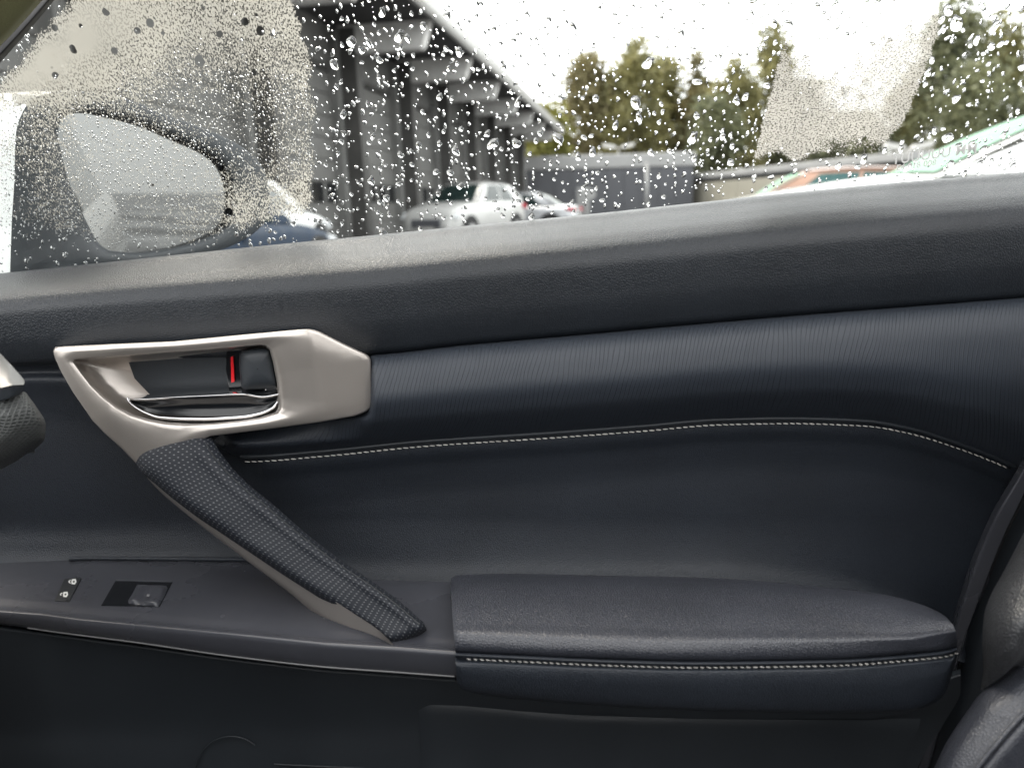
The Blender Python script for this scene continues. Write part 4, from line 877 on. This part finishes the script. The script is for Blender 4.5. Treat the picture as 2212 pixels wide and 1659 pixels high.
# ------------------------------------------------------------------ condensation and rain on the window
def fogsheet(name, x0, x1, y0, y1, dens, mat, step=7, off=-.0012):
    X, Y = np.meshgrid(np.arange(x0, x1+1, step), np.arange(y0, y1+1, step)); Dn = dens(X, Y); G = Wp(X, Y, off)
    nr, nc = X.shape; fs = []
    for i in range(nr-1):
        for j in range(nc-1):
            if max(Dn[i, j], Dn[i, j+1], Dn[i+1, j], Dn[i+1, j+1]) > .02: fs.append((i*nc+j, i*nc+j+1, (i+1)*nc+j+1, (i+1)*nc+j))
    v = G.reshape(-1, 3); uv = np.stack([(v-WO)@WX, (v-WO)@WZ], 1)
    used = np.unique(np.array(fs)); mp = -np.ones(len(v), int); mp[used] = np.arange(len(used)); fs = [tuple(mp[list(q)]) for q in fs]
    o = mesh(name, v[used], fs, mat, None, True, uv[used])
    at = o.data.attributes.new('wet', 'FLOAT', 'POINT'); at.data.foreach_set('value', Dn.reshape(-1)[used]); o['kind'] = 'stuff'; return o
CP = np.array([(40, 130, .55), (60, 160, 1.1), (100, 60, .9), (100, 130, 1.15), (180, 90, 1.1), (250, 60, .95), (350, 60, .80), (450, 50, .78), (560, 50, .78), (640, 60, .74), (60, 200, .95), (200, 150, .86), (300, 130, .72), (400, 130, .60), (500, 120, .62), (600, 130, .64), (660, 150, .66), (300, 180, .50), (400, 190, .42), (500, 190, .42), (600, 200, .46), (665, 220, .55), (350, 240, .34), (450, 240, .32), (550, 250, .34), (640, 270, .42), (560, 320, .28), (500, 300, .24), (660, 330, .50), (620, 370, .42), (560, 400, .46), (660, 410, .66), (610, 440, .60), (520, 450, .58), (430, 470, .50), (660, 460, .55), (590, 475, .50), (30, 260, .30), (30, 400, .22), (20, 540, .10), (85, 250, .46), (85, 350, .40), (100, 430, .40), (130, 480, .42), (180, 500, .40), (100, 520, .1), (160, 540, .05), (200, 280, .40), (280, 300, .44), (380, 300, .44), (300, 370, .40), (250, 420, .36), (350, 430, .40), (420, 420, .42), (260, 500, .34), (350, 500, .34), (300, 540, .1), (450, 510, .3)], float)
CP[:, 2] *= np.where((CP[:, 0] > 150) & (CP[:, 0] < 480) & (CP[:, 1] > 265) & (CP[:, 1] < 505), .72, 1.)
CP[:, 2] *= np.where((CP[:, 0] > 380) & (CP[:, 1] < 350), .88, 1.)
def densL(X, Y):
    d2 = (X[..., None]-CP[:, 0])**2+(Y[..., None]-CP[:, 1])**2; wgt = 1/(d2+300)**1.7; d = (wgt*CP[:, 2]).sum(-1)/wgt.sum(-1)
    xr = np.interp(Y, [-30, 0, 55, 109, 182, 254, 327, 400, 436, 472, 500, 520], [622, 630, 654, 671, 680, 685, 682, 681, 677, 668, 640, 600])+4*np.sin(Y/17.)+3*np.sin(Y/7.3)
    yb = np.interp(X, [0, 60, 120, 180, 260, 400, 500, 600, 690], [590, 540, 527, 530, 545, 545, 515, 494, 478])+6*np.sin(X/9.)+4*np.sin(X/4.1)
    d = d*np.clip((xr-X)/9, 0, 1)*np.clip((yb-Y)/26, 0, 1)
    pl = (X*.745+Y*.667)-100                       # strip kept clear along the pillar
    return d*np.clip((pl+6*np.sin(X/11.)*np.cos(Y/13.))/38, 0, 1)
o = fogsheet('condensation', -30, 700, -170, 600, densL, M['fogL'])
o['label'] = 'beige speckled condensation on the front part of the window, over the mirror'
def densR(X, Y):
    xl = np.interp(Y, [-20, 65, 200, 350, 370], [1725, 1696, 1660, 1622, 1616])+2*np.sin(Y/5.)
    xr = np.interp(Y, [-20, 20, 100, 200, 260, 305, 345, 370], [2062, 2048, 2022, 1985, 1960, 1922, 1880, 1850])+2*np.sin(Y/6.)
    st = np.interp(X, [1690, 1740, 1790, 1830, 1870, 1910, 1960, 2060], [60, 80, 112, 100, 65, 30, 8, -10])+14*np.sin(X/9.)+8*np.sin(X/4.3)
    d = np.clip((X-xl)/6, 0, 1)*np.clip((xr-X)/8, 0, 1)*(.72-.0*Y)
    d *= np.clip((Y-st)/120+.3, 0, 1)*np.clip((352+10*np.sin(X/15.)-Y)/24, 0, 1)
    d *= 1-.55*np.clip((Y-292)/30, 0, 1)*np.clip((X-1760)/40, 0, 1)
    return d
o = fogsheet('condensation', 1590, 2080, -20, 372, densR, M['fogR'])
o['label'] = 'pale speckled condensation patch on the rear part of the window'

def drop_mesh(seed, nseg, nring, flat=1.):
    g = np.random.default_rng(seed); th = np.linspace(0, 2*math.pi, nseg, endpoint=False)
    ra = 1+sum(g.normal(0, .17/k**.7)*np.cos(k*th+g.uniform(0, 6.28)) for k in range(1, 5)); ra = np.clip(ra, .45, 1.7)
    el = g.uniform(.95, 1.5); sk = g.normal(0, .25); X = ra*np.cos(th); Y = ra*np.sin(th)*el; X = X+sk*Y*.4; H = g.uniform(.28, .46)*flat
    v = []; f = []
    for i in range(nring):
        a = (i/nring)*math.pi/2; s = math.cos(a)**.85
        hh = H*math.sin(a)
        for x, y in zip(X, Y): v.append((x*s, y*s-.14*hh, hh))
    v.append((0, -.14*H, H)); v.append((0, 0, 0)); n = nseg
    for i in range(nring-1):
        for j in range(n): f.append((i*n+j, i*n+(j+1) % n, (i+1)*n+(j+1) % n, (i+1)*n+j))
    t = nring*n
    for j in range(n): f.append(((nring-1)*n+j, (nring-1)*n+(j+1) % n, t)); f.append(((j+1) % n, j, t+1))
    return np.array(v), f
BIG = [drop_mesh(s, 18, 5) for s in range(26)]; SML = [drop_mesh(100+s, 9, 3, .62) for s in range(14)]
bigme = []
for v, f in BIG:
    me = bpy.data.meshes.new('raindrop'); me.from_pydata([tuple(map(float, q)) for q in v], [], f); me.polygons.foreach_set('use_smooth', [True]*len(f)); me.materials.append(M['water']); bigme.append(me)
def dropmat(px, py, r, ang, asp=1.0):
    p = Wp(px, py, .0022); dist = np.linalg.norm(p-CAM); s = r*dist/F
    ca, sa = math.cos(ang), math.sin(ang); ex = WX*ca+WZ*sa; ey = -WX*sa+WZ*ca; mm = Matrix.Identity(4)
    for k in range(3): mm[k][0] = ex[k]*s; mm[k][1] = ey[k]*s*asp; mm[k][2] = WN[k]*s; mm[k][3] = p[k]
    return mm
inL = lambda x, y: densL(np.array([[x]]), np.array([[y]]))[0, 0] > .12
inR = lambda x, y: densR(np.array([[x]]), np.array([[y]]))[0, 0] > .12
def behind(x, y):
    if inR(x, y): return 'inside the rear condensation patch'
    if x < 690: return 'on the front condensation'
    if y > topy(x)-62:
        if x > 1740: return 'low in front of the near white car'
        if x > 1560: return 'low in front of the orange car'
    if x > 1640: return 'in front of the trees left of the rear condensation' if x < 1760 else 'in front of the dark trees at the right edge'
    ey = (x-870)*.866
    if x > 860 and y < ey-14 and not (x > 1215 and y > 150): return 'against the white sky above the roof edge' if x < 1330 else 'against the white sky above the trees'
    if x > 860 and y < ey+24 and x < 1215: return 'over the pale roof edge of the garage'
    if x > 1200 and y < 337: return 'in front of the tallest trees' if x < 1480 else 'in front of the trees right of the tallest ones'
    if x > 1132: return 'in front of the low blue grey building' if x < 1497 else 'in front of the cream building'
    if 880 < x < 1115 and y > 392: return 'in front of the white car by the garage'
    if x < 800: return 'in front of the nearest garage door'
    return 'in front of the roof beams' if y < 150+(x-800)*.45 else 'in front of the farther garage doors'
big = []; tries = 0
while len(big) < 300 and tries < 60000:
    tries += 1; x = random.uniform(560, 2230); y = random.uniform(-12, 520)
    if x < 700 and y < 470 and random.random() < .93: continue
    if y > topy(x)-5: continue
    if inR(x, y) and random.random() < .8: continue
    if 930 < x < 1640 and y < 300 and random.random() < .35: continue
    r = min(10, 3.5+random.expovariate(1/1.8))
    if y > 340: r *= .82
    if any((x-a)**2+(y-b)**2 < ((r+c)*1.35)**2 for a, b, c in big): continue
    big.append((x, y, r))
for x, y, r in big:
    o = bpy.data.objects.new('raindrop', random.choice(bigme)); COL.objects.link(o)
    o.matrix_world = dropmat(x, y, r, random.gauss(0, .45) + (math.pi if random.random() < .3 else 0), random.uniform(.8, 1.25))
    b = behind(x, y); s = 'large' if r > 7.4 else 'medium sized' if r > 5.2 else 'small'
    tag(o, s+' clear raindrop '+b, 'raindrop', 'raindrops '+b)
V_ = []; F_ = []; nv = 0
def addsmall(x, y, r, lib, ang=None, asp=1.):
    global nv
    v, f = lib[random.randrange(len(lib))]; mm = np.array(dropmat(x, y, r, random.gauss(0, .5) if ang is None else ang, asp))
    V_.append(v@mm[:3, :3].T+mm[:3, 3]); F_.extend([tuple(i+nv for i in q) for q in f]); nv += len(v)
bx_, by_, br_ = (np.array([b[k] for b in big]) for k in range(3))
grid = {}
def free(x, y, r):
    if (((bx_-x)**2+(by_-y)**2) < ((br_+r)*1.15)**2).any(): return False
    for i in (-1, 0, 1):
        for j in (-1, 0, 1):
            for a, b, c in grid.get((int(x//12)+i, int(y//12)+j), ()):
                if (x-a)**2+(y-b)**2 < ((r+c)*1.1)**2: return False
    grid.setdefault((int(x//12), int(y//12)), []).append((x, y, r)); return True
for k in range(4900):
    x = random.uniform(-20, 2280); y = random.uniform(-150, 590)
    if y > topy(x)-1.5: continue
    if k < 2350: r = random.uniform(2.0, 3.9)
    else: r = random.uniform(.9, 2.0)
    if x < 690 and inL(x, y):
        if random.random() < .35: continue
        r = min(r, random.uniform(1., 2.4))
    if inR(x, y) and random.random() < .6: continue
    if 870 < x < 1250 and y > 385 and random.random() < .6: continue
    if not free(x, y, r): continue
    addsmall(x, y, r, BIG if r > 3 else SML, None, random.uniform(.8, 1.4))
for k in range(2600):                    # fine beads among the condensation
    x = random.uniform(0, 690); y = random.uniform(150, 560); rr = random.uniform(.8, 1.9)
    if y > topy(x)-2 or not inL(x, y): continue
    if free(x, y, rr): addsmall(x, y, rr, SML)
for k in range(26):                      # trails left by running drops
    x = random.uniform(720, 1640); y = random.uniform(250, 400); n = random.randint(5, 14)
    for j in range(n):
        yy = y+j*random.uniform(7, 12); xx = x+random.gauss(0, 2.)
        if yy < topy(xx)-2 and free(xx, yy, 1.6): addsmall(xx, yy, random.uniform(1.2, 3.0), SML, 0, 1.3)
o = mesh('small_raindrops', np.concatenate(V_), F_, M['water'], None, True); o['kind'] = 'stuff'; o['label'] = 'countless small raindrops sprinkled over the window glass'
